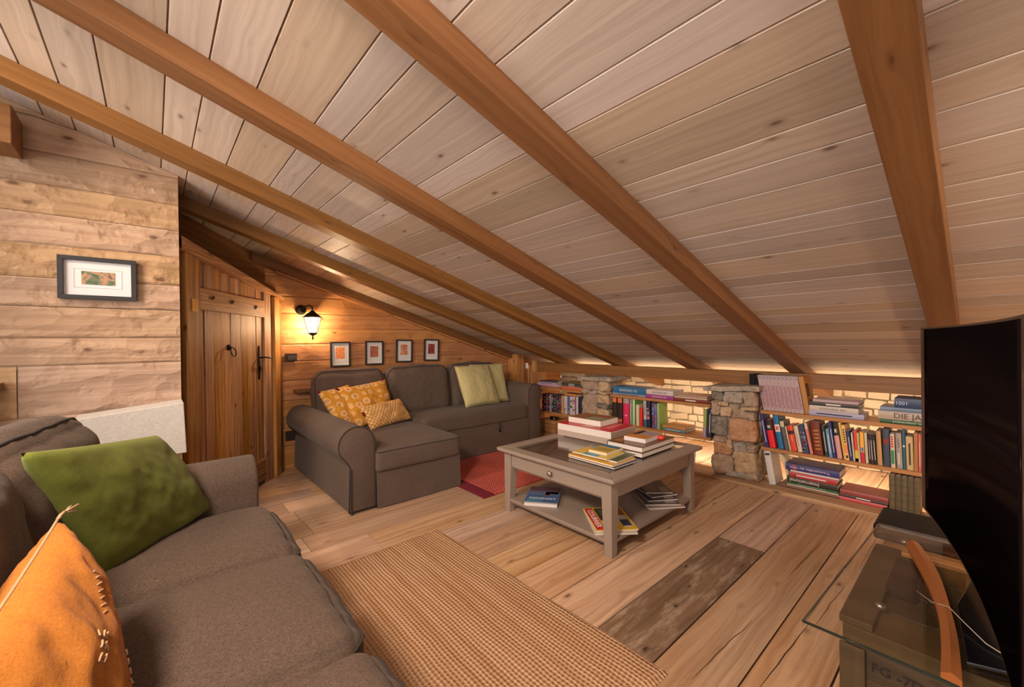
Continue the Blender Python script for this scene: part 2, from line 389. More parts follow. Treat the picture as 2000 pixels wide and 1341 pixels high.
# --- rafters (each its own timber), running down the slope
def rafter(xa, xb, ya, yb, name='roof_rafter', under=ZU, label=None):
    m = MB(); sh = Matrix(((1, 0, 0, 0), (0, 1, 0, 0), (0, -TA, 1, 0), (0, 0, 0, 1)))
    rr = random.Random(int(xa*1000)); random.seed(int(xa*999))
    m.box(xa, xb, ya, yb, under, ZR+0.001, M=sh, grain='y', tint=(rr.uniform(0.35, 0.65), rr.random(), rr.random()))
    o = m.build(name, M_beam, bevel=0.004); tag(o, label, 'beam', 'sloping roof rafters'); return o
rafter(-0.168, -0.072, -2.6, 4.44, label='sloping honey-stained rafter nearest the television')
rafter(-0.957, -0.858, -2.6, 4.44, label='sloping honey-stained rafter crossing the middle of the ceiling above the coffee table')
rafter(-1.745, -1.636, -2.6, 4.44, label='sloping honey-stained rafter second from the television side, ending above the left stone pier bay')
rafter(-2.530, -2.428, -2.6, 4.44, label='sloping honey-stained rafter running just in front of the near plank wall')
rafter(-3.320, -3.222, 0.0, 4.44, label='sloping honey-stained rafter emerging from behind the near plank wall above the door')
rafter(-4.035, -3.938, 0.62, 3.47, label='sloping honey-stained rafter lying against the gable wall above the lantern')
rafter(0.62, 0.72, -2.6, 4.44, label='sloping honey-stained rafter beyond the television, right of the frame')
# purlin along the low wall
pm = MB(); pm.box(-3.66, 1.9, 3.60, 3.70, 0.733, 0.838, grain='x', tint=(0.5, 0.31, 0.5))
tag(pm.build('ceiling_beam', M_beam, bevel=0.004), 'long horizontal honey timber carrying the rafters over the bookshelves', 'beam')
# trim under gable rafter
gt = MB(); gt.box(-4.04, -3.985, 0.8, 3.45, ZU-0.018, ZU-0.001, M=Matrix(((1, 0, 0, 0), (0, 1, 0, 0), (0, -TA, 1, 0), (0, 0, 0, 1))), grain='y', tint=(0.9, 0.3, 0.5))
struct(gt.build('trim_2', M_gable))
# stub of ridge timber top left
bm_ = MB(); bm_.box(-2.9, -2.70, -0.75, -0.44, 1.965, 2.13, grain='x', tint=(0.6, 0.7, 0.5))
tag(bm_.build('beam_end', M_beam, bevel=0.004), 'short squared timber end jutting from the near plank wall under the ceiling', 'beam')

# --- walls of hewn boards
def plank_wall(name, plane, a0, a1, zs, mat, thick, top, seed, bow=0.004, butt=0.5):
    """plane=('x',X,dir) boards run along Y ; ('y',Y,dir) along X. top(a)=height limit."""
    m = MB(); rr = random.Random(seed)
    ax, P, dr = plane
    for i in range(len(zs)-1):
        z0, z1 = zs[i]+0.0012, zs[i+1]-0.0012
        c = rr.uniform(a0+0.3, a1-0.3)
        spans = [(a0, a1)] if rr.random() > butt else [(a0, c-0.001), (c+0.001, a1)]
        for (s0, s1) in spans:
            n = max(2, int((s1-s0)/0.12)); tt = (rr.uniform(0.2, 0.9), rr.random(), rr.random()); o1, o2 = rr.random()*9, rr.random()*9
            off = rr.uniform(-bow, bow)
            nz = 4
            def P3(a, z, ed):
                zz = min(z, top(a)); d = off + bow*1.2*noise.noise(Vector((a*2.1, z*5.0, seed))) + bow*1.5*max(0, noise.noise(Vector((a*9, z*14, seed+3)))) - ed*0.004
                if ax == 'x': return (P+dr*d, a, zz)
                return (a, P+dr*d, zz)
            for j in range(n):
                b0, b1 = s0+(s1-s0)*j/n, s0+(s1-s0)*(j+1)/n
                if z0 > top(b0) and z0 > top(b1): continue
                for q in range(nz):
                    fr = [0, 0.06, 0.5, 0.94, 1.0]
                    za, zb = z0+(z1-z0)*fr[q], z0+(z1-z0)*fr[q+1]
                    ea, eb = (1 if q == 0 else 0), (1 if q == nz-1 else 0)
                    m.face([P3(b0, za, ea), P3(b1, za, ea), P3(b1, zb, eb), P3(b0, zb, eb)], [(b0+o1, za+o2), (b1+o1, za+o2), (b1+o1, zb+o2), (b0+o1, zb+o2)], tt, True)
    # solid core behind the boards
    zt = lambda a: top(a)
    n = 12
    for j in range(n):
        b0, b1 = a0+(a1-a0)*j/n, a0+(a1-a0)*(j+1)/n
        q = [(b0, 0), (b1, 0), (b1, zt(b1)), (b0, zt(b0))]
        for dd in (-0.012, -thick):
            m.face([((P+dr*dd, a, z) if ax == 'x' else (a, P+dr*dd, z)) for a, z in q], [(a, z) for a, z in q], (0.4, 0.4, 0.4))
    for a in (a0, a1):
        q = [(-0.012 if False else 0.0, 0), (-thick, 0), (-thick, zt(a)), (0.0, zt(a))]
        m.face([((P+dr*d, a, z) if ax == 'x' else (a, P+dr*d, z)) for d, z in q], [(z, d) for d, z in q], (0.4, 0.3, 0.4))
    return struct(m.build(name, mat))
zsL = [0, 0.19, 0.41, 0.585, 0.775, 1.015, 1.145, 1.295, 1.43, 1.585, 1.73, 1.87, 2.02, 2.18, 2.35, 2.55, 2.8, 3.0]
plank_wall('wall_left', ('x', LX, 1), -2.6, 0.113, zsL, M_wallw, 0.10, lambda a: roof_z(a)-0.001, 21, 0.004, 0.3)
zsG = [0, 0.2, 0.4, 0.6, 0.78, 0.95, 1.10, 1.24, 1.38, 1.53, 1.7, 1.9]
plank_wall('wall_gable', ('x', X0, 1), -0.65, YW, zsG, M_gable, 0.12, lambda a: roof_z(a)-0.001, 33, 0.004, 0.3)
plank_wall('wall_closet', ('y', -0.55, 1), -4.04, -3.0, zsG, M_gable, 0.08, lambda a: roof_z(-0.55)-0.001, 61)  # unseen wall added behind the door to stop outside light leaking in
plank_wall('wall_right', ('x', X1, -1), YB, YW, zsL, M_wallw, 0.12, lambda a: roof_z(a)-0.001, 44)
# unseen windows added in rear and right wall for fill: frames with glowing panes
plank_wall('wall_rear', ('y', YB, 1), -2.95, X1, zsL, M_wallw, 0.12, lambda a: roof_z(YB), 55)
def window(name, M, w, h):
    e = empty(name, None, None, kind='structure'); e.matrix_world = M
    bm = bmesh.new()
    for a, b, c, d in ((-w/2-.05, w/2+.05, -h/2-.05, -h/2), (-w/2-.05, w/2+.05, h/2, h/2+.05), (-w/2-.05, -w/2, -h/2, h/2), (w/2, w/2+.05, -h/2, h/2), (-.02, .02, -h/2, h/2)):
        bbox(bm, a, b, -0.04, 0.02, c, d)
    obj('window_frame', bm, M_beam, e, False)
    bm = bmesh.new(); bbox(bm, -w/2, w/2, -0.006, 0.0, -h/2, h/2)
    m, nt, b, out = new_mat('bright_daylight_pane'); b.inputs['Emission Color'].default_value = (0.85, 0.92, 1, 1); b.inputs['Emission Strength'].default_value = 1.2; b.inputs['Base Color'].default_value = (0.1, 0.1, 0.1, 1)
    obj('pane', bm, m, e, False)
window('window_1', T(-0.9, YB+0.05, 1.45), 2.6, 1.5)
window('window_2', T(X1-0.04, -0.6, 1.25) @ RZ(PI/2), 2.0, 1.5)

# stone wall at the eaves
def stone_shape(m, x0, x1, y0, y1, z0, z1, tint, rs, rough=0.010, corner=0.25, div=6):
    """rounded irregular block"""
    sx, sy, sz = (x1-x0)/2, (y1-y0)/2, (z1-z0)/2; c = Vector(((x0+x1)/2, (y0+y1)/2, (z0+z1)/2))
    sd = rs.random()*100; r = min(sx, sz)*corner
    sk = (rs.uniform(-.12, .12), rs.uniform(-.12, .12))
    o1 = rs.random()*9
    def P(p):
        q = Vector((max(-sx+r, min(sx-r, p.x)), max(-sy+min(r, sy*.9), min(sy-min(r, sy*.9), p.y)), max(-sz+r, min(sz-r, p.z))))
        d = p-q
        if d.length > 1e-6: p = q+d.normalized()*min(r, d.length if d.length < r else r)
        nn = noise.noise_vector(Vector((p.x*14+sd, p.y*14, p.z*14)))*rough + noise.noise_vector(Vector((p.x*45+sd, p.y*45, p.z*45)))*rough*0.4
        return c+Vector((p.x+p.z*sk[0], p.y, p.z+p.x*sk[1]))+nn
    n = div
    for ax in range(3):
        for sg in (-1, 1):
            A = [a for a in range(3) if a != ax]; s = (sx, sy, sz)
            if ax == 1 and sg == 1: continue
            g = []
            for i in range(n+1):
                row = []
                for j in range(n+1):
                    p = [0, 0, 0]; p[ax] = sg*s[ax]; p[A[0]] = s[A[0]]*(-1+2*i/n); p[A[1]] = s[A[1]]*(-1+2*j/n)
                    row.append(P(Vector(p)))
                g.append(row)
            for i in range(n):
                for j in range(n):
                    q = [g[i][j], g[i+1][j], g[i+1][j+1], g[i][j+1]]
                    if (ax == 1) == (sg == 1) : q = q[::-1]
                    m.face(q, [(0, 0)]*4, tint, True)
def stone_mat(name):
    m, nt, b, out = new_mat(name); N = NB(nt)
    at = N.n('ShaderNodeAttribute', attribute_name='tint').outputs[0]
    tc = N.n('ShaderNodeTexCoord').outputs['Object']
    n1 = N.noise(tc, 28, 5, 0.7, 0.6); n2 = N.noise(tc, 110, 3, 0.6)
    c = N.mix(N.ramp(n1, [(0.35, 0.0), (0.68, 1.0)]), at, N.mix(0.45, at, (0.66, 0.52, 0.40)))
    c = N.mix(N.ramp(n1, [(0.25, 0.8), (0.42, 0.0)]), c, (0.05, 0.045, 0.04))
    c = N.mix(N.ramp(n2, [(0.55, 0.0), (0.75, 0.5)]), c, (0.10, 0.085, 0.07))
    N.l(c, b.inputs['Base Color']); b.inputs['Roughness'].default_value = 0.75
    N.bump(N.math('ADD', n1, N.math('MULTIPLY', n2, 0.4)), b, 0.9, 0.008)
    return m
M_stone = stone_mat('rough_field_stone')
def stone_mat2(name):
    m, nt, b, out = new_mat(name); N = NB(nt)
    at = N.n('ShaderNodeAttribute', attribute_name='tint').outputs[0]
    tc = N.n('ShaderNodeTexCoord').outputs['Object']
    n1 = N.noise(tc, 22, 4, 0.65)
    N.l(N.mix(N.math('MULTIPLY', n1, 0.45), at, (0.33, 0.25, 0.17)), b.inputs['Base Color']); b.inputs['Roughness'].default_value = 0.85
    N.bump(n1, b, 0.6, 0.006); return m
M_stone2 = stone_mat2('pale_lime_washed_stone')
wm = MB(); rs = random.Random(17)
z = 0.0
wm.box(X0, X1, YW+0.02, YW+0.2, 0, 0.75, tint=(0.24, 0.19, 0.14))
while z < 0.66:
    h = rs.uniform(0.05, 0.095); x = X0
    while x < X1:
        w = rs.uniform(0.10, 0.26)
        v = rs.uniform(0.75, 1.1); t = (0.58*v, 0.50*v, 0.39*v)
        stone_shape(wm, x+0.003, x+w-0.003, YW-0.012, YW+0.05, z+0.003, z+h-0.003, t, rs, 0.006, 0.35, 3)
        x += w
    z += h
struct(wm.build('wall_back', M_stone2))

# stone piers: (x0,x1,z0,z1,colour) hand laid
SB, SG, SO, ST, SD = (0.27, 0.185, 0.125), (0.25, 0.225, 0.20), (0.42, 0.18, 0.07), (0.42, 0.275, 0.145), (0.085, 0.085, 0.075)
def pier(name, label, x0, x1, y0, y1, stones, side, cap, seed):
    e = empty(name, label, 'pier', ((x0+x1)/2, (y0+y1)/2, 0.022)); L = e.location.copy()
    m = MB(); rs = random.Random(seed)
    w = x1-x0
    for (a, b, za, zb, t) in stones:
        stone_shape(m, x0+a*w+.002-L.x, x0+b*w-.002-L.x, y0-rs.uniform(0, .018)-L.y, y0+0.12-L.y, za-L.z+.001, zb-L.z-.001, t, rs, 0.014, 0.38, 9)
    ns = len(side)
    for sx in (0, 1):
        for (za, zb, t) in side:
            d = rs.uniform(0.4, 0.6)
            for (ya, yb) in ((y0+0.10, y0+0.10+(y1-y0-0.1)*d), (y0+0.10+(y1-y0-0.1)*d, y1)):
                xx = (x0-0.004, x0+0.09) if sx == 0 else (x1-0.09, x1+0.004)
                stone_shape(m, xx[0]-L.x, xx[1]-L.x, ya-L.y, yb-L.y, za-L.z, zb-L.z, t, rs, 0.007, 0.3, 5)
    m.box(x0+0.03-L.x, x1-0.03-L.x, y0+0.03-L.y, y1-L.y, 0, 0.69-L.z, tint=(0.16, 0.13, 0.10))
    m.build('stonework', M_stone, e)
    c = MB(); stone_shape(c, cap[0]-L.x, cap[1]-L.x, cap[2]-L.y, cap[3]-L.y, cap[4]-L.z, cap[5]-L.z, (0.25, 0.21, 0.17), rs, 0.010, 0.45, 9)
    c.build('cap_slab', M_stone, e)
    return e
pier('stone_pier', 'rough stone pier with slate cap between the middle and right bookshelf bays', -1.455, -1.120, 3.385, 3.70, [
 (0.00, 0.30, 0.605, 0.705, SD), (0.28, 0.72, 0.600, 0.703, SG), (0.72, 1.0, 0.585, 0.705, SB),
 (0.02, 0.18, 0.565, 0.605, SB), (0.18, 0.42, 0.572, 0.600, ST), (0.42, 0.66, 0.555, 0.600, SB), (0.66, 1.0, 0.55, 0.587, ST),
 (0.0, 0.22, 0.49, 0.566, SB), (0.22, 0.50, 0.49, 0.572, ST), (0.50, 0.97, 0.49, 0.556, SB),
 (0.0, 0.38, 0.33, 0.49, SD), (0.38, 1.0, 0.30, 0.49, SO), (0.06, 0.36, 0.285, 0.335, SB),
 (0.36, 0.50, 0.24, 0.31, ST), (0.50, 0.80, 0.225, 0.30, SG), (0.80, 1.0, 0.24, 0.30, SB),
 (0.03, 0.50, 0.19, 0.285, SO), (0.50, 0.78, 0.16, 0.24, ST), (0.0, 0.50, 0.022, 0.19, SB), (0.52, 1.0, 0.06, 0.235, ST), (0.36, 0.84, 0.022, 0.075, SG), (0.80, 1.03, 0.022, 0.12, SB)],
 [(0.022, 0.17, SB), (0.17, 0.30, ST), (0.30, 0.47, SG), (0.47, 0.59, ST), (0.59, 0.70, SB)], (-1.50, -1.085, 3.35, 3.72, 0.695, 0.735), 4)
pier('stone_pier', 'rough stone pier with slate cap between the left and middle bookshelf bays', -2.80, -2.46, 3.40, 3.72, [
 (0.0, 0.66, 0.585, 0.69, SB), (0.42, 0.62, 0.675, 0.70, SG), (0.66, 1.0, 0.585, 0.70, ST), (0.0, 0.36, 0.55, 0.59, SB), (0.30, 0.60, 0.545, 0.588, SG), (0.6, 1.0, 0.56, 0.588, ST),
 (0.0, 0.62, 0.25, 0.56, SB), (0.60, 1.0, 0.46, 0.558, ST), (0.58, 1.0, 0.415, 0.462, SD), (0.62, 1.0, 0.27, 0.415, ST), (0.0, 0.5, 0.12, 0.26, SG), (0.5, 1.0, 0.13, 0.27, SO), (0.0, 0.4, 0.022, 0.13, SO), (0.4, 1.0, 0.022, 0.14, SB)],
 [(0.022, 0.15, SG), (0.15, 0.33, SB), (0.33, 0.50, ST), (0.50, 0.60, SB), (0.60, 0.70, ST)], (-2.82, -2.40, 3.365, 3.73, 0.690, 0.735), 8)

# --- corner post, board panel beside it
p_ = MB(); p_.box(-4.03, -3.855, 3.44, 3.56, 0, 0.945, grain='z', tint=(0.7, 0.2, 0.5))
tag(p_.build('corner_post', M_gable, bevel=0.004), 'square timber post in the corner behind the sofa, under the lowest rafter', 'post')
p_ = MB()
for a, b in ((-3.86, -3.76), (-3.758, -3.66)): p_.box(a, b, 3.60, 3.63, 0, 0.80 if a < -3.8 else 0.86, grain='z', tint=(0.25, 0.2, 0.5))
pn = tag(p_.build('board_panel', M_old), 'brown upright boards beside the corner post, holding a wall socket', 'panel')
bm = bmesh.new(); bbox(bm, -3.865, -3.815, 3.594, 3.60, 0.755, 0.825); so = obj('wall_socket', bm, M_white, None, False, 0.003)
tag(so, 'pale wall socket on the brown boards beside the corner post', 'socket')

# --- diagonal door wall
DP = Vector((-3.89, 0.766, 0)); DD = Vector((0.8243, -0.5662, 0)); DN = Vector((0.5662, 0.8243, 0))   # along (towards the camera side), normal
DM = Matrix(((DD.x, DN.x, 0, DP.x), (DD.y, DN.y, 0, DP.y), (0, 0, 1, 0), (0, 0, 0, 1)))   # local x along wall (0 = right casing edge, up to 1.17), y out of wall, z up
rr = random.Random(2)
dw = MB()
dw.box(-0.19, 1.13, -0.10, -0.062, 0, 1.50, M=DM, grain='z', tint=(0.2, 0.4, 0.5))
struct(dw.build('wall_door', M_old))
up_ = MB()     # timber cladding above the lintel, rising to the roof boards
UA, UB = Vector((-3.62, 0.10)), Vector((-4.035, 0.728))
for i, (za, zb) in enumerate(((1.35, 1.60), (1.603, 1.72), (1.723, 2.06))):
    q = [(UA.x, UA.y, za), (UB.x, UB.y, za), (UB.x, UB.y, min(zb, roof_z(UB.y))), (UA.x, UA.y, min(zb, roof_z(UA.y)))]
    if q[2][2] > za: up_.face(q, [(0, za), (0.75, za), (0.75, zb), (0, zb)], (0.3, 0.3*i, 0.5))
# lower boards closing the triangle between lintel and cladding
up_.box(-0.21, 1.05, -0.11, -0.05, 1.503, 1.62, M=DM, grain='x', tint=(0.3, 0.8, 0.5))
struct(up_.build('wall_over_door', M_beam))
# lintel following the roof slope
lt = MB(); SL = (1.717-1.519)/1.24
n = 20
def lz(x, top):
    base = 1.535+SL*x*0.98
    return base + (0.0 if top else -(0.030+0.034*x+0.003*math.sin(x*7)))
for i in range(n):
    x0_, x1_ = -0.16+1.31*i/n, -0.16+1.31*(i+1)/n
    for (A, B) in (((x0_, lz(x0_, 0)), (x1_, lz(x1_, 0))),):
        f = 0.014; bk = -0.09
        P = lambda x, y, z: DM @ Vector((x, y, z))
        lt.face([P(x1_, f, lz(x1_, 0)), P(x0_, f, lz(x0_, 0)), P(x0_, f, lz(x0_, 1)), P(x1_, f, lz(x1_, 1))], [(x1_, lz(x1_, 0)), (x0_, lz(x0_, 0)), (x0_, lz(x0_, 1)), (x1_, lz(x1_, 1))], (0.75, 0.3, 0.4), True)
        lt.face([P(x0_, f, lz(x0_, 0)), P(x1_, f, lz(x1_, 0)), P(x1_, bk, lz(x1_, 0)), P(x0_, bk, lz(x0_, 0))], [(x0_, 0), (x1_, 0), (x1_, .1), (x0_, .1)], (0.75, 0.3, 0.4), True)
        lt.face([P(x0_, f, lz(x0_, 1)), P(x1_, f, lz(x1_, 1)), P(x1_, bk, lz(x1_, 1)), P(x0_, bk, lz(x0_, 1))], [(x0_, 0), (x1_, 0), (x1_, .1), (x0_, .1)], (0.75, 0.3, 0.4), True)
for xx in (-0.16, 1.15):
    lt.face([P(xx, 0, lz(xx, 0)), P(xx, -.09, lz(xx, 0)), P(xx, -.09, lz(xx, 1)), P(xx, 0, lz(xx, 1))], [(0, 0), (.1, 0), (.1, .1), (0, .1)], (0.6, 0.3, 0.4))
tag(lt.build('door_lintel', M_old), 'worn sloping timber lintel above the old plank door', 'lintel')
for nm, a, b, zt, lab, f in (('door_post', -0.07, 0.022, 1.50, 'light timber door post at the lantern side of the old door', 0.012), ('door_post', 0.024, 0.150, 1.525, 'dark door post beside the door handle, inside the light post', -0.012), ('door_post', 0.970, 1.092, 1.635, 'aged timber door post between the old door and the near plank wall', 0.0), ('door_post', 1.095, 1.17, 1.64, 'dark narrow timber strip beside the end of the near plank wall', -0.03)):
    m = MB(); m.box(a, b, -0.061, f, 0, zt, M=DM, grain='z', tint=(0.75 if f > 0 else 0.45, rr.random(), rr.random()))
    tag(m.build(nm, M_gable if f > 0 else M_old, bevel=0.005), lab, 'door post')
# right return between casing and gable wall
m = MB(); m.box(-0.155, -0.071, -0.061, -0.012, 0, 1.46, M=DM, grain='z', tint=(0.4, 0.6, 0.5))
tag(m.build('corner_board', M_beam), 'narrow dark board closing the gap between door post and gable wall', 'board')
# the door itself
door = empty('door_1', None, None, kind='structure')
dm = MB(); xs = [0.152, 0.25, 0.36, 0.47, 0.595, 0.70, 0.79, 0.885, 0.968]
tt = [0.3, 0.55, 0.35, 0.85, 0.95, 0.8, 0.6, 0.5]
for i in range(len(xs)-1):
    a, b = xs[i], xs[i+1]; zt = 1.512+0.122*a
    dm.box(a+0.0015, b-0.0015, -0.06, -0.028+rr.uniform(-0.003, 0.003), 0.035, zt, M=DM, grain='z', tint=(tt[i], rr.random(), rr.random()))
dm.build('door_planks', M_old, door)
m = MB(); m.box(0.153, 0.966, -0.03, -0.006, 1.318, 1.450, M=DM, grain='x', tint=(0.8, 0.3, 0.5)); m.build('batten', M_old, door, bevel=0.004)
m = MB(); m.box(0.153, 0.47, -0.03, -0.012, 0.035, 0.20, M=DM, grain='x', tint=(0.1, 0.6, 0.5)); m.build('bottom_batten', M_old, door, bevel=0.004)
hb = bmesh.new()
for xx, zz in ((0.84, 1.40), (0.62, 1.395), (0.30, 1.385)):
    bbox(hb, xx-0.017, xx+0.017, -0.003, 0.0, zz-0.009, zz+0.009, DM @ T(xx, 0, zz) @ RY(0.5) @ T(-xx, 0, -zz))
obj('peg_hole', hb, plain('dark_worn_hollow', (0.03, 0.012, 0.006), 0.9), door, False)
# ring pull, seen hanging from a rosette
bm = bmesh.new(); c = DM @ Vector((0.625, -0.02, 1.085))
RR = DM.to_3x3().to_4x4() @ RX(PI/2)
lathe(bm, [(0.022, -0.012), (0.020, -0.006), (0.010, 0.0), (0.006, 0.010)], 16); bmesh.ops.transform(bm, matrix=T(*c) @ DM.to_3x3().to_4x4() @ RX(-PI/2), verts=bm.verts)
pts = [DM @ Vector((0.625+0.030*math.sin(a), -0.004+0.006*(1-math.cos(a)), 1.085-0.030+0.030*math.cos(a))) for a in [2*PI*k/20 for k in range(20)]]
tube(bm, pts, 0.0038, 8, True)
obj('ring_pull', bm, M_iron, door)
# long wrought-iron handle plate with lever
bm = bmesh.new(); prof = [(0, .13), (.010, .115), (.006, .095), (.014, .07), (.012, .03), (.016, 0), (.012, -.04), (.014, -.075), (.006, -.10), (.011, -.118), (0, -.135)]
poly = [(0.218+a, 0.965+z) for a, z in prof]+[(0.218-a, 0.965+z) for a, z in prof[::-1][1:-1]]
prism(bm, poly, -0.028, -0.020, 'y', DM)
tube(bm, [DM @ Vector(p) for p in ((0.218, -0.02, 1.0), (0.218, 0.02, 1.003), (0.203, 0.032, 1.001), (0.155, 0.034, 0.995), (0.125, 0.032, 1.0))], 0.006, 8)
bbox(bm, 0.210, 0.226, -0.02, -0.012, 0.90, 0.935, DM)
obj('door_handle', bm, M_iron, door)
bm = bmesh.new(); bbox(bm, 0.998, 1.045, 0.0, 0.004, 1.30, 1.375, DM)
tag(obj('hinge_plate', bm, M_brass, None, False, 0.001), 'small square brass plate on the aged door post', 'plate')

# =================================================================== SOFT FURNISHINGS
def soft_box(sx, sy, sz, r, puff=0.02, seed=0, wr=0.004, cuts=22, wscale=7.0, gather=0.0):
    bm = bmesh.new(); bmesh.ops.create_cube(bm, size=2.0)
    bmesh.ops.subdivide_edges(bm, edges=bm.edges[:], cuts=cuts, use_grid_fill=True)
    for v in bm.verts:
        p = Vector((v.co.x*sx/2, v.co.y*sy/2, v.co.z*sz/2))
        q = Vector((max(-sx/2+r, min(sx/2-r, p.x)), max(-sy/2+r, min(sy/2-r, p.y)), max(-sz/2+r, min(sz/2-r, p.z))))
        d = p-q
        if d.length > 1e-6: p = q+d.normalized()*min(r, d.length)
        fx, fy, fz = 1-(v.co.x)**2, 1-(v.co.y)**2, 1-(v.co.z)**2
        p.z += puff*v.co.z*(max(fx, 0)*max(fy, 0))**0.6
        p.x += puff*0.4*v.co.x*(max(fz, 0)*max(fy, 0))**0.6
        p.y += puff*0.5*v.co.y*(max(fz, 0)*max(fx, 0))**0.6
        n = noise.noise(Vector((p.x*wscale+seed, p.y*wscale, p.z*wscale)))
        n2 = noise.noise(Vector((p.x*22+seed, p.y*6, p.z*22)))
        if gather:
            k = smooth01((v.co.y-0.45)/0.5) if v.co.y > 0 else 0.5*smooth01((-v.co.y-0.5)/0.5)
            k2 = smooth01((abs(v.co.x)-0.6)/0.4)*0.6
            rg = 1-abs(noise.noise(Vector((p.x*26+seed, p.y*5, p.z*4))))*2.2
            rg2 = 1-abs(noise.noise(Vector((p.x*5+seed, p.y*24, p.z*4))))*2.2
            p.z += gather*(rg*k+rg2*k2)*(1 if v.co.z > 0 else 0.3)
        p += p.normalized()*(n*wr*1.6+n2*wr*0.7)
        v.co = p
    return bm
from mathutils.bvhtree import BVHTree
def hug(bm, pts, off=0.0018):
    t = BVHTree.FromBMesh(bm); out = []
    for p in pts:
        q, n, i, d = t.find_nearest(p)
        c = Vector((0, 0, 0))
        if n is None: out.append(p); continue
        out.append(q+n*off if n.dot(p-q) > -1e9 and (n.dot(q-bmc(bm)) > 0) else q-n*off)
    return out
def bmc(bm):
    c = Vector((0, 0, 0))
    for v in bm.verts: c += v.co
    return c/len(bm.verts)
def rim(sx, sy, r, z, n=10, puff=0.0, seed=0, wob=0.002):
    pts = []
    for cx, cy, a0 in ((sx/2-r, sy/2-r, 0), (-sx/2+r, sy/2-r, 90), (-sx/2+r, -sy/2+r, 180), (sx/2-r, -sy/2+r, 270)):
        for k in range(n+1):
            a = math.radians(a0+90*k/n); pts.append((cx+r*math.cos(a), cy+r*math.sin(a), z))
    out = []
    for i in range(len(pts)):          # densify straight runs
        a, b = Vector(pts[i]), Vector(pts[(i+1) % len(pts)]); m = max(1, int((b-a).length/0.04))
        for k in range(m): out.append(a.lerp(b, k/m))
    return [p+Vector((0, 0, puff*(1-(abs(p.x)/(sx/2))**4*0.5)*0+wob*noise.noise(p*9+Vector((seed, 0, 0))))) for p in out]

def pillow_mesh(w, h, t, n=30, pinch=0.06, wr=0.006, seed=0, fold=0.0, power=0.42):
    bm = bmesh.new()
    uvl = bm.loops.layers.uv.new('UVMap')
    def P(i, j, s):
        u, v = -1+2*i/n, -1+2*j/n
        x = w/2*u*(1-pinch*(1-v*v)); y = h/2*v*(1-pinch*(1-u*u))
        e = max(0, (1-u*u)*(1-v*v))**power
        nx = noise.noise(Vector((u*2.3+seed, v*2.3, s*3))); ny = noise.noise(Vector((u*6+seed, v*3+u*3, s*5+seed)))
        ny = 1-abs(ny)*2
        z = s*(t/2*e) + (nx*wr*2.0+ny*wr)*min(1, e*2)*1.0*s + fold*(u*u-0.3)*0.5 + fold*0.5*u*v
        return Vector((x, y, z)), (u*w/2, v*h/2)
    grids = []
    for s in (1, -1):
        g = [[None]*(n+1) for _ in range(n+1)]
        for i in range(n+1):
            for j in range(n+1):
                p, uv = P(i, j, s)
                if s == -1 and (i in (0, n) or j in (0, n)): g[i][j] = grids[0][i][j]
                else: g[i][j] = (bm.verts.new(p), uv)
        grids.append(g)
        for i in range(n):
            for j in range(n):
                q = [g[i][j], g[i+1][j], g[i+1][j+1], g[i][j+1]]
                if s == -1: q = q[::-1]
                f = bm.faces.new([a[0] for a in q])
                for l, a in zip(f.loops, q): l[uvl].uv = a[1]
    return bm
def pillow_edge(w, h, pinch, fold=0.0, n=24):
    pts = []
    def P(u, v): return Vector((w/2*u*(1-pinch*(1-v*v)), h/2*v*(1-pinch*(1-u*u)), fold*(u*u-0.3)*0.5+fold*0.5*u*v))
    for k in range(n): pts.append(P(-1+2*k/n, -1))
    for k in range(n): pts.append(P(1, -1+2*k/n))
    for k in range(n): pts.append(P(1-2*k/n, 1))
    for k in range(n): pts.append(P(-1, 1-2*k/n))
    return pts
def frame_from(bl, br, tl):
    """matrix whose local x runs bl->br, y bl->tl, origin at the middle of the square"""
    bl, br, tl = Vector(bl), Vector(br), Vector(tl)
    x = (br-bl).normalized(); y = (tl-bl); y = (y-x*y.dot(x)).normalized(); z = x.cross(y)
    w, h = (br-bl).length, (tl-bl).length
    c = bl+x*w/2+y*h/2
    return Matrix(((x.x, y.x, z.x, c.x), (x.y, y.y, z.y, c.y), (x.z, y.z, z.z, c.z), (0, 0, 0, 1))), w, h
def cushion(label, bl, br, tl, t, mat, pipe=None, seed=0, pinch=0.06, wr=0.006, fold=0.0, group=None, thick_off=True, size=None, power=0.42):
    M, w, h = frame_from(bl, br, tl)
    if size: w, h = size
    bm = pillow_mesh(w, h, t, 34, pinch, wr, seed, fold, power)
    e = empty('cushion', label, 'cushion', M.translation, group=group)
    R = M.to_3x3().to_4x4()
    e.location = M.translation
    c = obj('cushion_cover', bm, mat, e, True, 0, R)
    if pipe:
        b2 = bmesh.new(); tube(b2, pillow_edge(w, h, pinch, fold), 0.0032, 6, True); obj('piping', b2, pipe, e, True, 0, R)
    return e, M, w, h

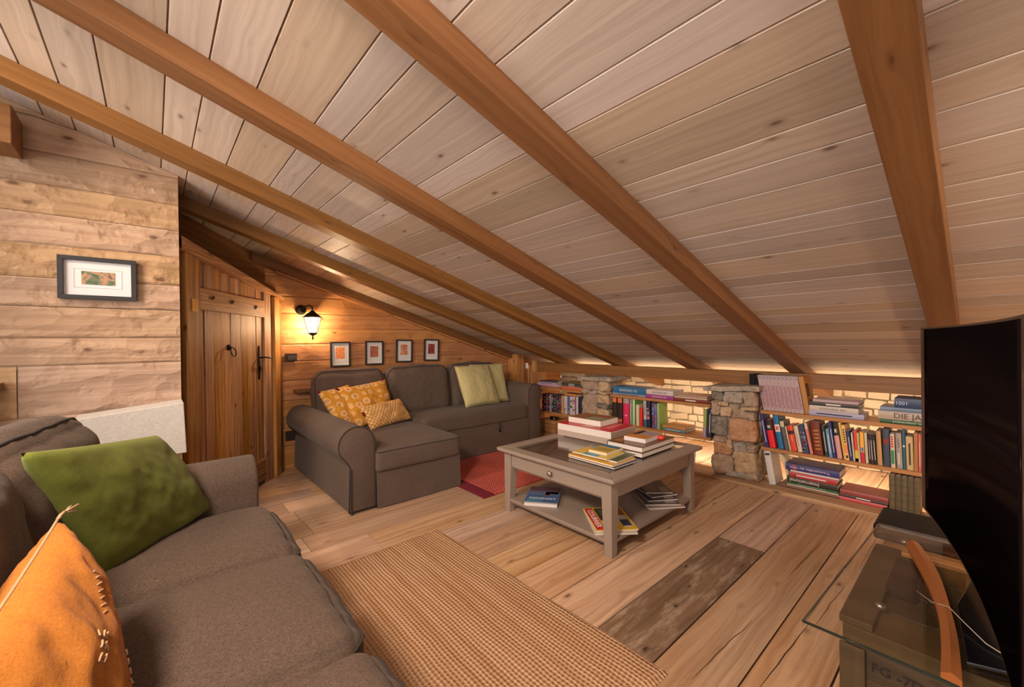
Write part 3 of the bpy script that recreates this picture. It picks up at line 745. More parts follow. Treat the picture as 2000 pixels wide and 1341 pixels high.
def cushion4(label, bl, br, tl, tr, t, mat, pipe=None, seed=0, pinch=0.03, wr=0.006, group=None, power=0.42, fold=0.0):
    bl, br, tl, tr = map(Vector, (bl, br, tl, tr)); c = (bl+br+tl+tr)/4
    w, h = ((br-bl).length+(tr-tl).length)/2, ((tl-bl).length+(tr-br).length)/2
    nrm = ((br+tr-bl-tl).cross(tl+tr-bl-br)).normalized()
    def mp(p):
        u, v = (p.x/w+0.5), (p.y/h+0.5)
        q = bl*(1-u)*(1-v)+br*u*(1-v)+tl*(1-u)*v+tr*u*v
        return q+nrm*p.z-c
    bm = pillow_mesh(w, h, t, 40, pinch, wr, seed, fold, power)
    for v in bm.verts: v.co = mp(v.co)
    e = empty('cushion', label, 'cushion', c, group=group); obj('cushion_cover', bm, mat, e, True)
    if pipe: b2 = bmesh.new(); tube(b2, [mp(p) for p in pillow_edge(w, h, pinch, fold)], 0.0032, 6, True); obj('piping', b2, pipe, e, True)
    return e, mp, w, h
# --- foreground sofa, facing the bookshelves
fs = empty('sofa', 'large brown-grey three-seat sofa in the foreground with green and orange cushions', 'sofa', (-1.2, 0, 0))
def F(bm, name, mat, bevel=0, smooth=True): return obj(name, bm, mat, fs, smooth, bevel, T(1.2, 0, 0))
bm = bmesh.new(); bbox(bm, -2.0, -0.38, -0.46, 0.31, 0.05, 0.285); F(bm, 'base', M_sofa, 0.02, False)
bm = bmesh.new(); bbox(bm, -2.0, -0.38, -0.56, -0.43, 0.25, 0.70); F(bm, 'back_frame', M_sofa, 0.04, False)
seams = [(-1.985, -1.475), (-1.465, -0.93), (-0.92, -0.385)]
for i, (a, b) in enumerate(seams):
    w = b-a+0.006
    bm = soft_box(w, 0.665, 0.165, 0.055, 0.034, i*7+2, 0.004, 54, 5, 0.0038)
    bmesh.ops.transform(bm, matrix=T((a+b)/2, 0.030, 0.352), verts=bm.verts)
    p1 = hug(bm, [Vector(((a+b)/2, 0.030, 0.352+0.056))+p for p in rim(w+0.02, 0.69, 0.07, 0.0, 8, 0, i)])
    p2 = hug(bm, [Vector(((a+b)/2, 0.030, 0.300))+p for p in rim(w+0.02, 0.69, 0.07, 0.0, 8, 0, i)])
    so = F(bm, 'seat_cushion', M_sofa)
    for pp_ in (p1, p2):
        b2 = bmesh.new(); tube(b2, pp_, 0.0034, 7, True); obj('seam_piping', b2, M_sofa_pipe, so, True, 0, T(1.2, 0, 0))
for i, (a, b) in enumerate(seams):
    w = b-a+0.02
    bm = soft_box(w, (0.24, 0.20, 0.20)[i], 0.48, 0.095, 0.03, i*5+40, 0.008, 44, 6, 0.006)
    Mx = T((a+b)/2, (-0.275, -0.31, -0.33)[i], 0.620) @ RZ(math.radians((-13, 0, 0)[i])) @ RX(math.radians(8))
    bmesh.ops.transform(bm, matrix=Mx, verts=bm.verts)
    pts = rim(w+0.01, 0.48, 0.10, 0.0, 8, 0, i, 0.004)
    pts = hug(bm, [Mx @ (RX(PI/2) @ p + Vector((0, 0.070, 0))) for p in pts])
    so = F(bm, 'back_cushion', M_sofa)
    b2 = bmesh.new(); tube(b2, pts, 0.004, 7, True)
    obj('seam_piping', b2, M_sofa_pipe, so, True, 0, T(1.2, 0, 0))
def roll_profile(w, zt, R, inward):
    """cross-section (a,z): inner face at a=0, outer side at a=-w (w>0 goes outward), roll of radius R outward at the top"""
    pts = [(0, 0.02), (0, zt-R)]
    cx, cz = -R, zt-R
    for k in range(1, 19): a = math.radians(0+230*k/18); pts.append((cx+R*math.cos(a), cz+R*math.sin(a)))
    pts += [(-w, cz-R*1.15), (-w-0.01, 0.02)]
    return pts
# the arm at the far end
prof = roll_profile(0.15, 0.625, 0.105, 1)
bm = bmesh.new(); prism(bm, [(-1.985+a, z) for a, z in prof], -0.54, 0.325, 'y')
# prism axis 'y' expects (x,z)
F(bm, 'armrest', M_sofa, 0.014)
bm = bmesh.new(); prism(bm, [(-0.38-a, z) for a, z in prof], -0.54, 0.325, 'y'); F(bm, 'armrest', M_sofa, 0.014)
bm = bmesh.new(); bbox(bm, -2.13, -0.24, 0.300, 0.316, 0.012, 0.285); F(bm, 'skirt', M_sofa, 0.004, False)

M_green = fabric('olive_green_linen', (0.15, 0.175, 0.028), (0.215, 0.245, 0.045), 420, bump=0.5, mottled=0.3)
M_orange = fabric('orange_woven_wool', (0.46, 0.155, 0.025), (0.60, 0.235, 0.045), 380, bump=0.6, mottled=0.35)
M_thread = fabric('pale_tan_thread', (0.50, 0.30, 0.17), (0.62, 0.42, 0.26), 600)
cushion4('square olive-green linen cushion propped in the corner of the foreground sofa', (-1.645, -0.127, 0.445), (-2.005, 0.160, 0.455), (-1.47, -0.235, 0.856), (-1.975, 0.004, 0.777), 0.13, M_green, None, 5, 0.02, 0.0045, power=0.34)
oe, omp, ow, oh = cushion4('rust-orange cushion with embroidered dashes and a corner tassel, nearest the camera', (-0.69, -0.11, 0.345), (-1.05, -0.065, 0.42), (-0.85, -0.20, 0.68), (-1.235, -0.15, 0.752), 0.16, M_orange, None, 12, 0.02, 0.006, power=0.45)
def onface(u, v, lift=0.001):
    e = max(0, (1-u*u)*(1-v*v))**0.45
    nx = noise.noise(Vector((u*2.3+12, v*2.3, 3))); ny = 1-abs(noise.noise(Vector((u*6+12, v*3+u*3, 5+12))))*2
    z = 0.08*e+(nx*0.012+ny*0.006)*min(1, e*2)
    return omp(Vector((ow/2*u*(1-0.02*(1-v*v)), oh/2*v*(1-0.02*(1-u*u)), z+lift)))
bm = bmesh.new()
def dash(u, v, du, dv, r=0.003):
    n = 6; tube(bm, [onface(u+du*k/n, v+dv*k/n, 0.0015) for k in range(n+1)], r, 6)
def stitch(fn):
    global bm
    bm = bmesh.new(); fn(); obj('embroidery', bm, M_thread, oe, True)
for (u, v) in [(0.30, 0.30), (0.36, 0.24), (0.42, 0.30), (0.36, 0.36), (0.30, 0.18), (0.42, 0.18), (0.48, 0.24), (0.24, 0.24)]: stitch(lambda: dash(u-0.5, v, 0.06, 0.015, 0.0018))
for k in range(9):
    stitch(lambda: dash(0.30-0.02*k, -0.10-0.07*k, 0.02, -0.06, 0.0015)); stitch(lambda: dash(-0.25-0.015*k, 0.05-0.09*k, 0.02, -0.075, 0.0015))
for k in range(7): stitch(lambda: dash(0.42-0.03*k, 0.62-0.05*k, 0.05, -0.02, 0.0016))
for (u, v) in [(0.1, -0.6), (0.16, -0.66), (0.22, -0.6), (0.16, -0.54), (0.28, -0.66)]: stitch(lambda: dash(u-0.2, v, 0.05, 0.01, 0.0018))
bm = bmesh.new(); ed = [onface(-1+2*k/30, 1.0, 0) for k in range(31)]
tube(bm, ed, 0.0026, 7); obj('braided_seam', bm, M_thread, oe, True)
c0 = onface(1, 1, 0); A_ = Vector((-0.008, 0.003, 0.005)); B_ = Vector((-0.018, 0.008, 0.008))
bm = bmesh.new(); tube(bm, [c0, c0+A_, c0+B_], 0.0034, 7)
for k in range(9):
    d = Vector((-0.008+0.003*math.cos(k*2.1), 0.008+0.007*math.sin(k*1.7), 0.000+0.006*math.sin(k)))
    tube(bm, [c0+B_*0.9, c0+B_+d*0.6, c0+B_+d*1.3], 0.0014, 5)
obj('tassel', bm, M_thread, oe, True)

# --- corner sofa along the gable wall
cs = empty('corner_sofa', 'brown-grey corner sofa with a chaise end, below the four small pictures', 'sofa', (-3.4, 2.1, 0))
TI = T(3.4, -2.1, 0)
def G(bm, name, mat, bevel=0, smooth=True): return obj(name, bm, mat, cs, smooth, bevel, TI)
YA, YC, YI, YR = 0.925, 1.10, 1.765, 3.03       # outer arm, inner arm, chaise edge, right arm inner face
bm = bmesh.new(); bbox(bm, -3.98, -2.665, YC-0.01, YI-0.004, 0.02, 0.245); G(bm, 'chaise_base', M_sofa, 0.012, False)
bm = bmesh.new(); bbox(bm, -3.98, -3.235, YI-0.004, YR+0.01, 0.02, 0.28); G(bm, 'seat_base', M_sofa, 0.012, False)
bm = bmesh.new(); bbox(bm, -4.00, -3.86, YC-0.02, YR+0.02, 0.02, 0.74); G(bm, 'back_frame', M_sofa, 0.03, False)
# loose skirt panels with slight flare and folds
def skirt(x, y0, y1, z0, z1, seed, flare=0.012, axis='x'):
    bm = bmesh.new(); n = 40; m_ = 8; g = []
    for i in range(n+1):
        row = []
        for j in range(m_+1):
            t = i/n; s = j/m_; y = y0+(y1-y0)*t; z = z1+(z0-z1)*s
            d = flare*s+0.006*s*noise.noise(Vector((y*9+seed, z*3, 0)))+0.003*noise.noise(Vector((y*4+seed, z*9, 2)))
            row.append(bm.verts.new((x+d, y, z) if axis == 'x' else (y, x-d, z)))
        g.append(row)
    for i in range(n):
        for j in range(m_): bm.faces.new((g[i][j], g[i+1][j], g[i+1][j+1], g[i][j+1]))
    return bm
G(skirt(-2.652, YC+0.004, YI, 0.008, 0.25, 3), 'chaise_skirt', M_sofa)
G(skirt(-3.226, YI, YR, 0.008, 0.285, 9), 'seat_skirt', M_sofa)
# pull strap pocket on the bed base
bm = bmesh.new(); tube(bm, [(-3.216, 2.62, 0.285), (-3.203, 2.62, 0.25), (-3.206, 2.62, 0.20), (-3.218, 2.62, 0.225)], 0.010, 6); G(bm, 'pull_strap', M_sofa_pipe)
# chaise cushion
bm = soft_box(1.20, YI-YC+0.01, 0.155, 0.03, 0.016, 4, 0.003, 26, 5)
bmesh.ops.transform(bm, matrix=T(-2.632-0.60, (YI+YC)/2, 0.315), verts=bm.verts); pts = hug(bm, [Vector((-3.232, (YI+YC)/2, 0.384))+p for p in rim(1.22, YI-YC+0.03, 0.03, 0)]); so = G(bm, 'chaise_cushion', M_sofa)
b2 = bmesh.new(); tube(b2, pts, 0.0035, 6, True); obj('seam_piping', b2, M_sofa_pipe, so, True, 0, TI)
bm = soft_box(0.66, YR-YI+0.0, 0.15, 0.03, 0.014, 14, 0.004, 26, 5)
bmesh.ops.transform(bm, matrix=T(-3.215-0.33, (YI+YR)/2, 0.352), verts=bm.verts); G(bm, 'seat_cushion', M_sofa)
for i, (a, b) in enumerate(((1.03, 1.665), (1.68, 2.36), (2.375, 3.02))):
    w = b-a
    bm = soft_box(w, 0.19, 0.47, 0.08, 0.035, i*3+70, 0.008, 40, 6, 0.006)
    Mx = T(-3.78, (a+b)/2, 0.615) @ RZ(PI/2) @ RX(math.radians(-9))
    # local y points to -x world; lean back
    bmesh.ops.transform(bm, matrix=Mx, verts=bm.verts); pts = rim(w+0.01, 0.48, 0.09, 0.0, 8, 0, i, 0.005)
    pts = hug(bm, [Mx @ (RX(PI/2) @ p+Vector((0, -0.066, 0))) for p in pts]); so = G(bm, 'back_cushion', M_sofa)
    b2 = bmesh.new(); tube(b2, pts, 0.0036, 7, True); obj('seam_piping', b2, M_sofa_pipe, so, True, 0, TI)
def arm2(y_in, sgn, x0, x1, zt, R, w, nm='armrest'):
    prof = roll_profile(w, zt, R, 1)
    bm = bmesh.new(); prism(bm, [(y_in+sgn*a, z) for a, z in prof], x0, x1, 'x')
    so = G(bm, nm, M_sofa, 0.012)
    b2 = bmesh.new(); pts = [Vector((x1-0.002, y_in+sgn*a, z)) for a, z in prof[0:]]
    dense = []
    for i in range(len(pts)-1):
        k = max(1, int((pts[i+1]-pts[i]).length/0.03)); dense += [pts[i].lerp(pts[i+1], j/k) for j in range(k)]
    dense.append(pts[-1]); tube(b2, dense, 0.0036, 6); obj('seam_piping', b2, M_sofa_pipe, so, True, 0, TI)
arm2(YC, 1, -4.01, -2.655, 0.565, 0.118, 0.165)
arm2(YR, -1, -4.01, -3.21, 0.640, 0.095, 0.165)
# fabric corner gap at the front of the chaise arm
bm = bmesh.new(); bbox(bm, -2.70, -2.650, YA+0.01, YA+0.02, 0.01, 0.30); G(bm, 'corner_pleat', M_sofa_pipe, 0, False)

# cushions of the corner sofa
def medallion(name):
    m, nt, b, out = new_mat(name); N = NB(nt)
    uv = N.n('ShaderNodeUVMap', uv_map='UVMap').outputs[0]
    vo = N.n('ShaderNodeTexVoronoi'); vo.inputs['Scale'].default_value = 13; vo.inputs['Randomness'].default_value = 0.35; N.l(uv, vo.inputs['Vector'])
    d = vo.outputs['Distance']
    c = N.ramp(d, [(0.0, (0.20, 0.10, 0.06)), (0.08, (0.62, 0.33, 0.12)), (0.16, (0.30, 0.17, 0.08)), (0.22, (0.70, 0.42, 0.18)), (0.36, (0.66, 0.36, 0.11)), (0.46, (0.52, 0.22, 0.02)), (0.6, (0.56, 0.25, 0.02))])
    N.l(c, b.inputs['Base Color']); b.inputs['Roughness'].default_value = 0.95
    N.bump(N.noise(uv, 300, 2), b, 0.3, 0.001); return m
def trellis(name):
    m, nt, b, out = new_mat(name); N = NB(nt)
    uv = N.n('ShaderNodeUVMap', uv_map='UVMap').outputs[0]
    mp = N.n('ShaderNodeMapping'); N.l(uv, mp.inputs[0]); mp.inputs['Rotation'].default_value = (0, 0, PI/4)
    vo = N.n('ShaderNodeTexVoronoi'); vo.feature = 'DISTANCE_TO_EDGE'; vo.inputs['Scale'].default_value = 42; vo.inputs['Randomness'].default_value = 0.0; N.l(mp.outputs[0], vo.inputs['Vector'])
    c = N.ramp(vo.outputs['Distance'], [(0.0, (0.34, 0.16, 0.04)), (0.10, (0.40, 0.19, 0.05)), (0.16, (0.72, 0.42, 0.16))])
    N.l(c, b.inputs['Base Color']); b.inputs['Roughness'].default_value = 0.95
    N.bump(N.noise(uv, 300, 2), b, 0.3, 0.001); return m
M_med = medallion('mustard_medallion_cotton'); M_tre = trellis('mustard_trellis_weave')
M_maroon = fabric('maroon_trim', (0.13, 0.012, 0.015), (0.2, 0.02, 0.02))
M_lime = fabric('pale_sage_green_cotton', (0.44, 0.385, 0.18), (0.54, 0.475, 0.235), 500, bump=0.25, mottled=0.12)
def tabs(e, mp, w, h, pts):
    for (x, y, a) in pts:
        bm = bmesh.new(); bbox(bm, -0.009, 0.009, -0.018, 0.018, -0.006, 0.010, T(x*w/2, y*h/2, 0.004) @ RZ(a))
        for v in bm.verts: v.co = mp(v.co)
        obj('corner_trim', bm, M_maroon, e, False, 0.003)
e, mp, w, h = cushion4('mustard medallion cushion at the arm end, half behind its twin', (-3.40, 1.125, 0.41), (-3.46, 1.40, 0.41), (-3.53, 0.990, 0.715), (-3.64, 1.275, 0.745), 0.11, M_med, None, 31, 0.04, 0.006)
tabs(e, mp, w, h, [(-0.95, 0.95, 0.7)])
e, mp, w, h = cushion4('mustard medallion cushion with maroon corners in front, leaning on the sofa back', (-3.38, 1.265, 0.40), (-3.53, 1.655, 0.44), (-3.53, 1.132, 0.727), (-3.61, 1.602, 0.769), 0.12, M_med, None, 35, 0.04, 0.006)
tabs(e, mp, w, h, [(-0.95, 0.95, 0.7), (0.80, 1.02, -0.7)])
e, mp, w, h = cushion4('small oblong mustard cushion with trellis pattern, lying in front on the chaise', (-3.24, 1.31, 0.400), (-3.40, 1.755, 0.415), (-3.31, 1.24, 0.590), (-3.47, 1.672, 0.603), 0.11, M_tre, None, 37, 0.05, 0.005)
tabs(e, mp, w, h, [(-0.97, 0.35, 0)])
cushion('pale sage-green square cushion in front, at the right end of the corner sofa', (-3.42, 2.36, 0.445), (-3.45, 2.82, 0.445), (-3.60, 2.31, 0.85), 0.14, M_lime, M_lime, 51, 0.03, 0.004, 0.0, power=0.4)
cushion('pale sage-green cushion behind its twin, touching the far armrest', (-3.60, 2.60, 0.44), (-3.52, 3.01, 0.44), (-3.74, 2.62, 0.85), 0.12, M_lime, M_lime, 57, 0.03, 0.004, 0.0)

# --- rugs
def jute(name):
    m, nt, b, out = new_mat(name); N = NB(nt)
    uv = N.n('ShaderNodeTexCoord').outputs['Object']; sp = N.n('ShaderNodeSeparateXYZ'); N.l(uv, sp.inputs[0]); x, y = sp.outputs[0], sp.outputs[1]
    wob = N.noise(uv, 7, 2)
    yy = N.math('ADD', y, N.math('MULTIPLY', wob, 0.014))
    row = N.math('SINE', N.math('MULTIPLY', yy, 2*PI/0.0155))
    rid = N.math('FLOOR', N.math('DIVIDE', yy, 0.0155))
    xx = N.math('ADD', x, N.math('MULTIPLY', N.math('SINE', N.math('MULTIPLY', rid, 12.9)), 0.4))
    kno = N.math('SINE', N.math('MULTIPLY', xx, 2*PI/0.0175))
    h = N.math('ADD', N.math('MULTIPLY', row, 0.55), N.math('MULTIPLY', kno, 0.45))
    streak = N.noise(N.comb(N.math('MULTIPLY', x, 1.2), N.math('MULTIPLY', y, 30), 0.0), 1.0, 4, 0.65)
    sp2 = N.noise(uv, 160, 2)
    f = N.ramp(h, [(-0.0, 0.0), (0.9, 1.0)])
    hh = N.math('ADD', N.math('MULTIPLY', h, 0.35), 0.55)
    c = N.mix(N.math('MULTIPLY', N.math('ADD', N.ramp(streak, [(0.30, 0.0), (0.60, 1.0)]), N.math('MULTIPLY', sp2, 0.5)), 0.75), (0.47, 0.245, 0.11), (0.76, 0.50, 0.31))
    c = N.mix(N.math('MULTIPLY', hh, 1.0, clamp=True), (0.25, 0.11, 0.045), c)
    N.l(c, b.inputs['Base Color']); b.inputs['Roughness'].default_value = 0.95; b.inputs['Specular IOR Level'].default_value = 0.15
    N.bump(h, b, 0.9, 0.004); return m
def rug_mesh(x0, x1, y0, y1, z, th, seed, nx=60, ny=50, wob=0.008, skew=0.0):
    bm = bmesh.new(); g = []
    for i in range(nx+1):
        row = []
        for j in range(ny+1):
            x, y = x0+(x1-x0)*i/nx, y0+(y1-y0)*j/ny
            ex = wob*noise.noise(Vector((x*5, y*5, seed))); ey = wob*noise.noise(Vector((x*5, y*5, seed+9)))
            edge = i in (0, nx) or j in (0, ny)
            row.append(bm.verts.new((x+ex, y+ey+skew*(x-x0), z+(0.0 if edge else th+0.0015*noise.noise(Vector((x*8, y*8, seed+4)))))))
        g.append(row)
    for i in range(nx):
        for j in range(ny): bm.faces.new((g[i][j], g[i+1][j], g[i+1][j+1], g[i][j+1]))
    return bm
bm = rug_mesh(-2.115, -0.69, 0.30, 1.245, 0.002, 0.010, 2, skew=0.018)
tag(obj('jute_rug', bm, jute('braided_jute')), 'rectangular golden-brown braided jute rug on the floor before the foreground sofa', 'rug')
def redrug(name):
    m, nt, b, out = new_mat(name); N = NB(nt)
    uv = N.n('ShaderNodeTexCoord').outputs['Object']; sp = N.n('ShaderNodeSeparateXYZ'); N.l(uv, sp.inputs[0]); x, y = sp.outputs[0], sp.outputs[1]
    sx = N.math('SINE', N.math('MULTIPLY', x, 2*PI/0.026)); ry = N.math('FLOOR', N.math('DIVIDE', y, 0.030))
    sy = N.math('SINE', N.math('ADD', N.math('MULTIPLY', y, 2*PI/0.026), N.math('MULTIPLY', sx, 0.5)))
    h = N.math('MULTIPLY', N.math('ADD', N.math('ADD', sx, sy), 2.0), 0.25)
    f = N.ramp(h, [(0.60, 0.0), (0.72, 1.0)])
    base = N.mix(N.ramp(N.noise(uv, 5, 2), [(0.4, 0.0), (0.6, 1.0)]), (0.40, 0.012, 0.015), (0.50, 0.02, 0.015))
    c = N.mix(f, base, (0.72, 0.36, 0.26))
    border = N.math('LESS_THAN', y, 1.835)
    c = N.mix(border, c, (0.16, 0.006, 0.022))
    N.l(c, b.inputs['Base Color']); b.inputs['Roughness'].default_value = 0.95
    N.bump(h, b, 0.8, 0.003); return m
M_redr = redrug('red_and_white_woven_wool')
bm = rug_mesh(-3.22, -2.31, 1.735, 2.95, 0.002, 0.006, 6, 40, 50, 0.003)
tag(obj('red_rug', bm, M_redr), 'small red and white woven rug between the corner sofa and the coffee table', 'rug')

# =================================================================== COFFEE TABLE
ct = empty('coffee_table', 'square taupe-painted coffee table with glass top, drawer and lower shelf', 'table', (-1.65, 2.18, 0))
TT = T(1.65, -2.18, 0)
def K(bm, name, mat, bevel=0.003, smooth=False, parent=None): return obj(name, bm, mat, parent or ct, smooth, bevel, TT)
tx0, tx1, ty0, ty1 = -2.105, -1.195, 1.69, 2.665; fw = 0.085; zt = 0.412
bm = bmesh.new()
def mitre(a0, a1, b0, b1, w):   # picture-frame top
    o = [(a0, b0), (a1, b0), (a1, b1), (a0, b1)]; i = [(a0+w, b0+w), (a1-w, b0+w), (a1-w, b1-w), (a0+w, b1-w)]
    for k in range(4):
        q = [o[k], o[(k+1) % 4], i[(k+1) % 4], i[k]]
        lo = [bm.verts.new((x, y, zt-0.022)) for x, y in q]; hi = [bm.verts.new((x, y, zt)) for x, y in q]
        for f in ((0, 1), (1, 2), (2, 3), (3, 0)): bm.faces.new((lo[f[0]], lo[f[1]], hi[f[1]], hi[f[0]]))
        bm.faces.new(hi); bm.faces.new(lo[::-1])
mitre(tx0, tx1, ty0, ty1, fw)
K(bm, 'tabletop_frame', M_grey, 0.005)
bm = bmesh.new(); bbox(bm, tx0+fw-0.004, tx1-fw+0.004, ty0+fw-0.004, ty1-fw+0.004, zt-0.010, zt-0.002); K(bm, 'glass_panel', M_smoke, 0)
lx0, lx1, ly0, ly1 = -2.055, -1.245, 1.735, 2.615
for (x, y, sx, sy) in ((lx0, ly0, 1, 1), (lx1, ly0, -1, 1), (lx0, ly1, 1, -1), (lx1, ly1, -1, -1)):
    bm = bmesh.new(); W_, w_ = 0.062, 0.045
    A = [bm.verts.new((x-sx*0.012+sx*a*W_, y-sy*0.012+sy*b*W_, z)) for z in (0.30, zt-0.022) for a, b in ((0, 0), (1, 0), (1, 1), (0, 1))]
    B = [bm.verts.new((x-sx*0.012+sx*a*w_, y-sy*0.012+sy*b*w_, 0.0)) for a, b in ((0, 0), (1, 0), (1, 1), (0, 1))]
    for k in range(4):
        bm.faces.new((A[k], A[(k+1) % 4], A[4+(k+1) % 4], A[4+k])); bm.faces.new((B[k], B[(k+1) % 4], A[(k+1) % 4], A[k]))
    bm.faces.new(A[4:]); bm.faces.new(B[::-1]); K(bm, 'leg', M_grey, 0.003)
az0, az1 = 0.293, zt-0.022
bm = bmesh.new()
bbox(bm, lx0+0.05, lx1-0.05, ly0+0.012, ly0+0.02, az0-0.012, az0-0.002)         # rail under the drawer
bbox(bm, lx0+0.05, lx1-0.05, ly1-0.016, ly1, az0, az1)
bbox(bm, lx0-0.002, lx0+0.014, ly0+0.05, ly1-0.05, az0, az1); bbox(bm, lx1-0.014, lx1+0.002, ly0+0.05, ly1-0.05, az0, az1)
bbox(bm, lx0+0.02, lx1-0.02, ly0+0.02, ly1-0.02, az0-0.006, az0+0.004)         # tray bottom
K(bm, 'apron', M_grey, 0.002)
bm = bmesh.new(); bbox(bm, lx0+0.052, lx1-0.052, ly0-0.004, ly0+0.012, az0+0.002, az1-0.004)
dr = K(bm, 'drawer', M_grey, 0.002)
bm = bmesh.new(); lathe(bm, [(0.006, 0), (0.006, 0.012), (0.014, 0.018), (0.016, 0.024), (0.012, 0.030), (0.0015, 0.031)], 18)
bmesh.ops.transform(bm, matrix=T(-1.65, ly0-0.003, 0.336) @ RX(PI/2), verts=bm.verts); K(bm, 'knob', M_chrome, 0, True, dr)
bm = bmesh.new(); bbox(bm, lx0-0.006, lx1+0.006, ly0-0.006, ly1+0.006, 0.068, 0.086); bbox(bm, lx0+0.012, lx1-0.012, ly0+0.010, ly1-0.010, 0.052, 0.068)
K(bm, 'lower_shelf', M_grey, 0.002)

# =================================================================== BOOKSHELVES
SY0, SY1 = 3.42, 3.66
def shelf(x0, x1, ztop, label, seed):
    m = MB(); random.seed(seed)
    m.box(x0, x1, SY0, SY1, ztop-0.024, ztop, grain='x', tint=(0.5, random.random(), 0.5))
    return tag(m.build('shelf_board', M_shelf, bevel=0.002), label, 'shelf', 'bookshelf boards between the stone piers')
Zm, Zu = 0.292, 0.565
shelf(-3.567, -2.81, Zu, 'upper shelf board of the left bay, beside the corner sofa', 1)
shelf(-3.567, -2.81, Zm, 'lower shelf board of the left bay, carrying the row of film cases', 2)
shelf(-2.445, -1.47, Zu, 'upper shelf board of the middle bay, between the two stone piers', 3)
shelf(-2.445, -1.47, Zm, 'lower shelf board of the middle bay, carrying the crimson book', 4)
shelf(-1.10, -0.158, Zu, 'upper shelf board of the right bay, carrying the magazine volumes', 5)
shelf(-1.10, -0.158, Zm, 'lower shelf board of the right bay, carrying the longest book row', 6)
for i, (x, y) in enumerate(((-3.58, 3.54), (-0.145, 3.54))):
    m = MB(); m.box(x-0.012, x+0.012, SY0, SY1, 0.022, 0.73, grain='z', tint=(0.4, 0.3, 0.5))
    tag(m.build('shelf_upright', M_shelf, bevel=0.002), ['upright shelf board at the left end, behind the sofa armrest', 'upright shelf board at the right end, behind the television'][i], 'shelf')

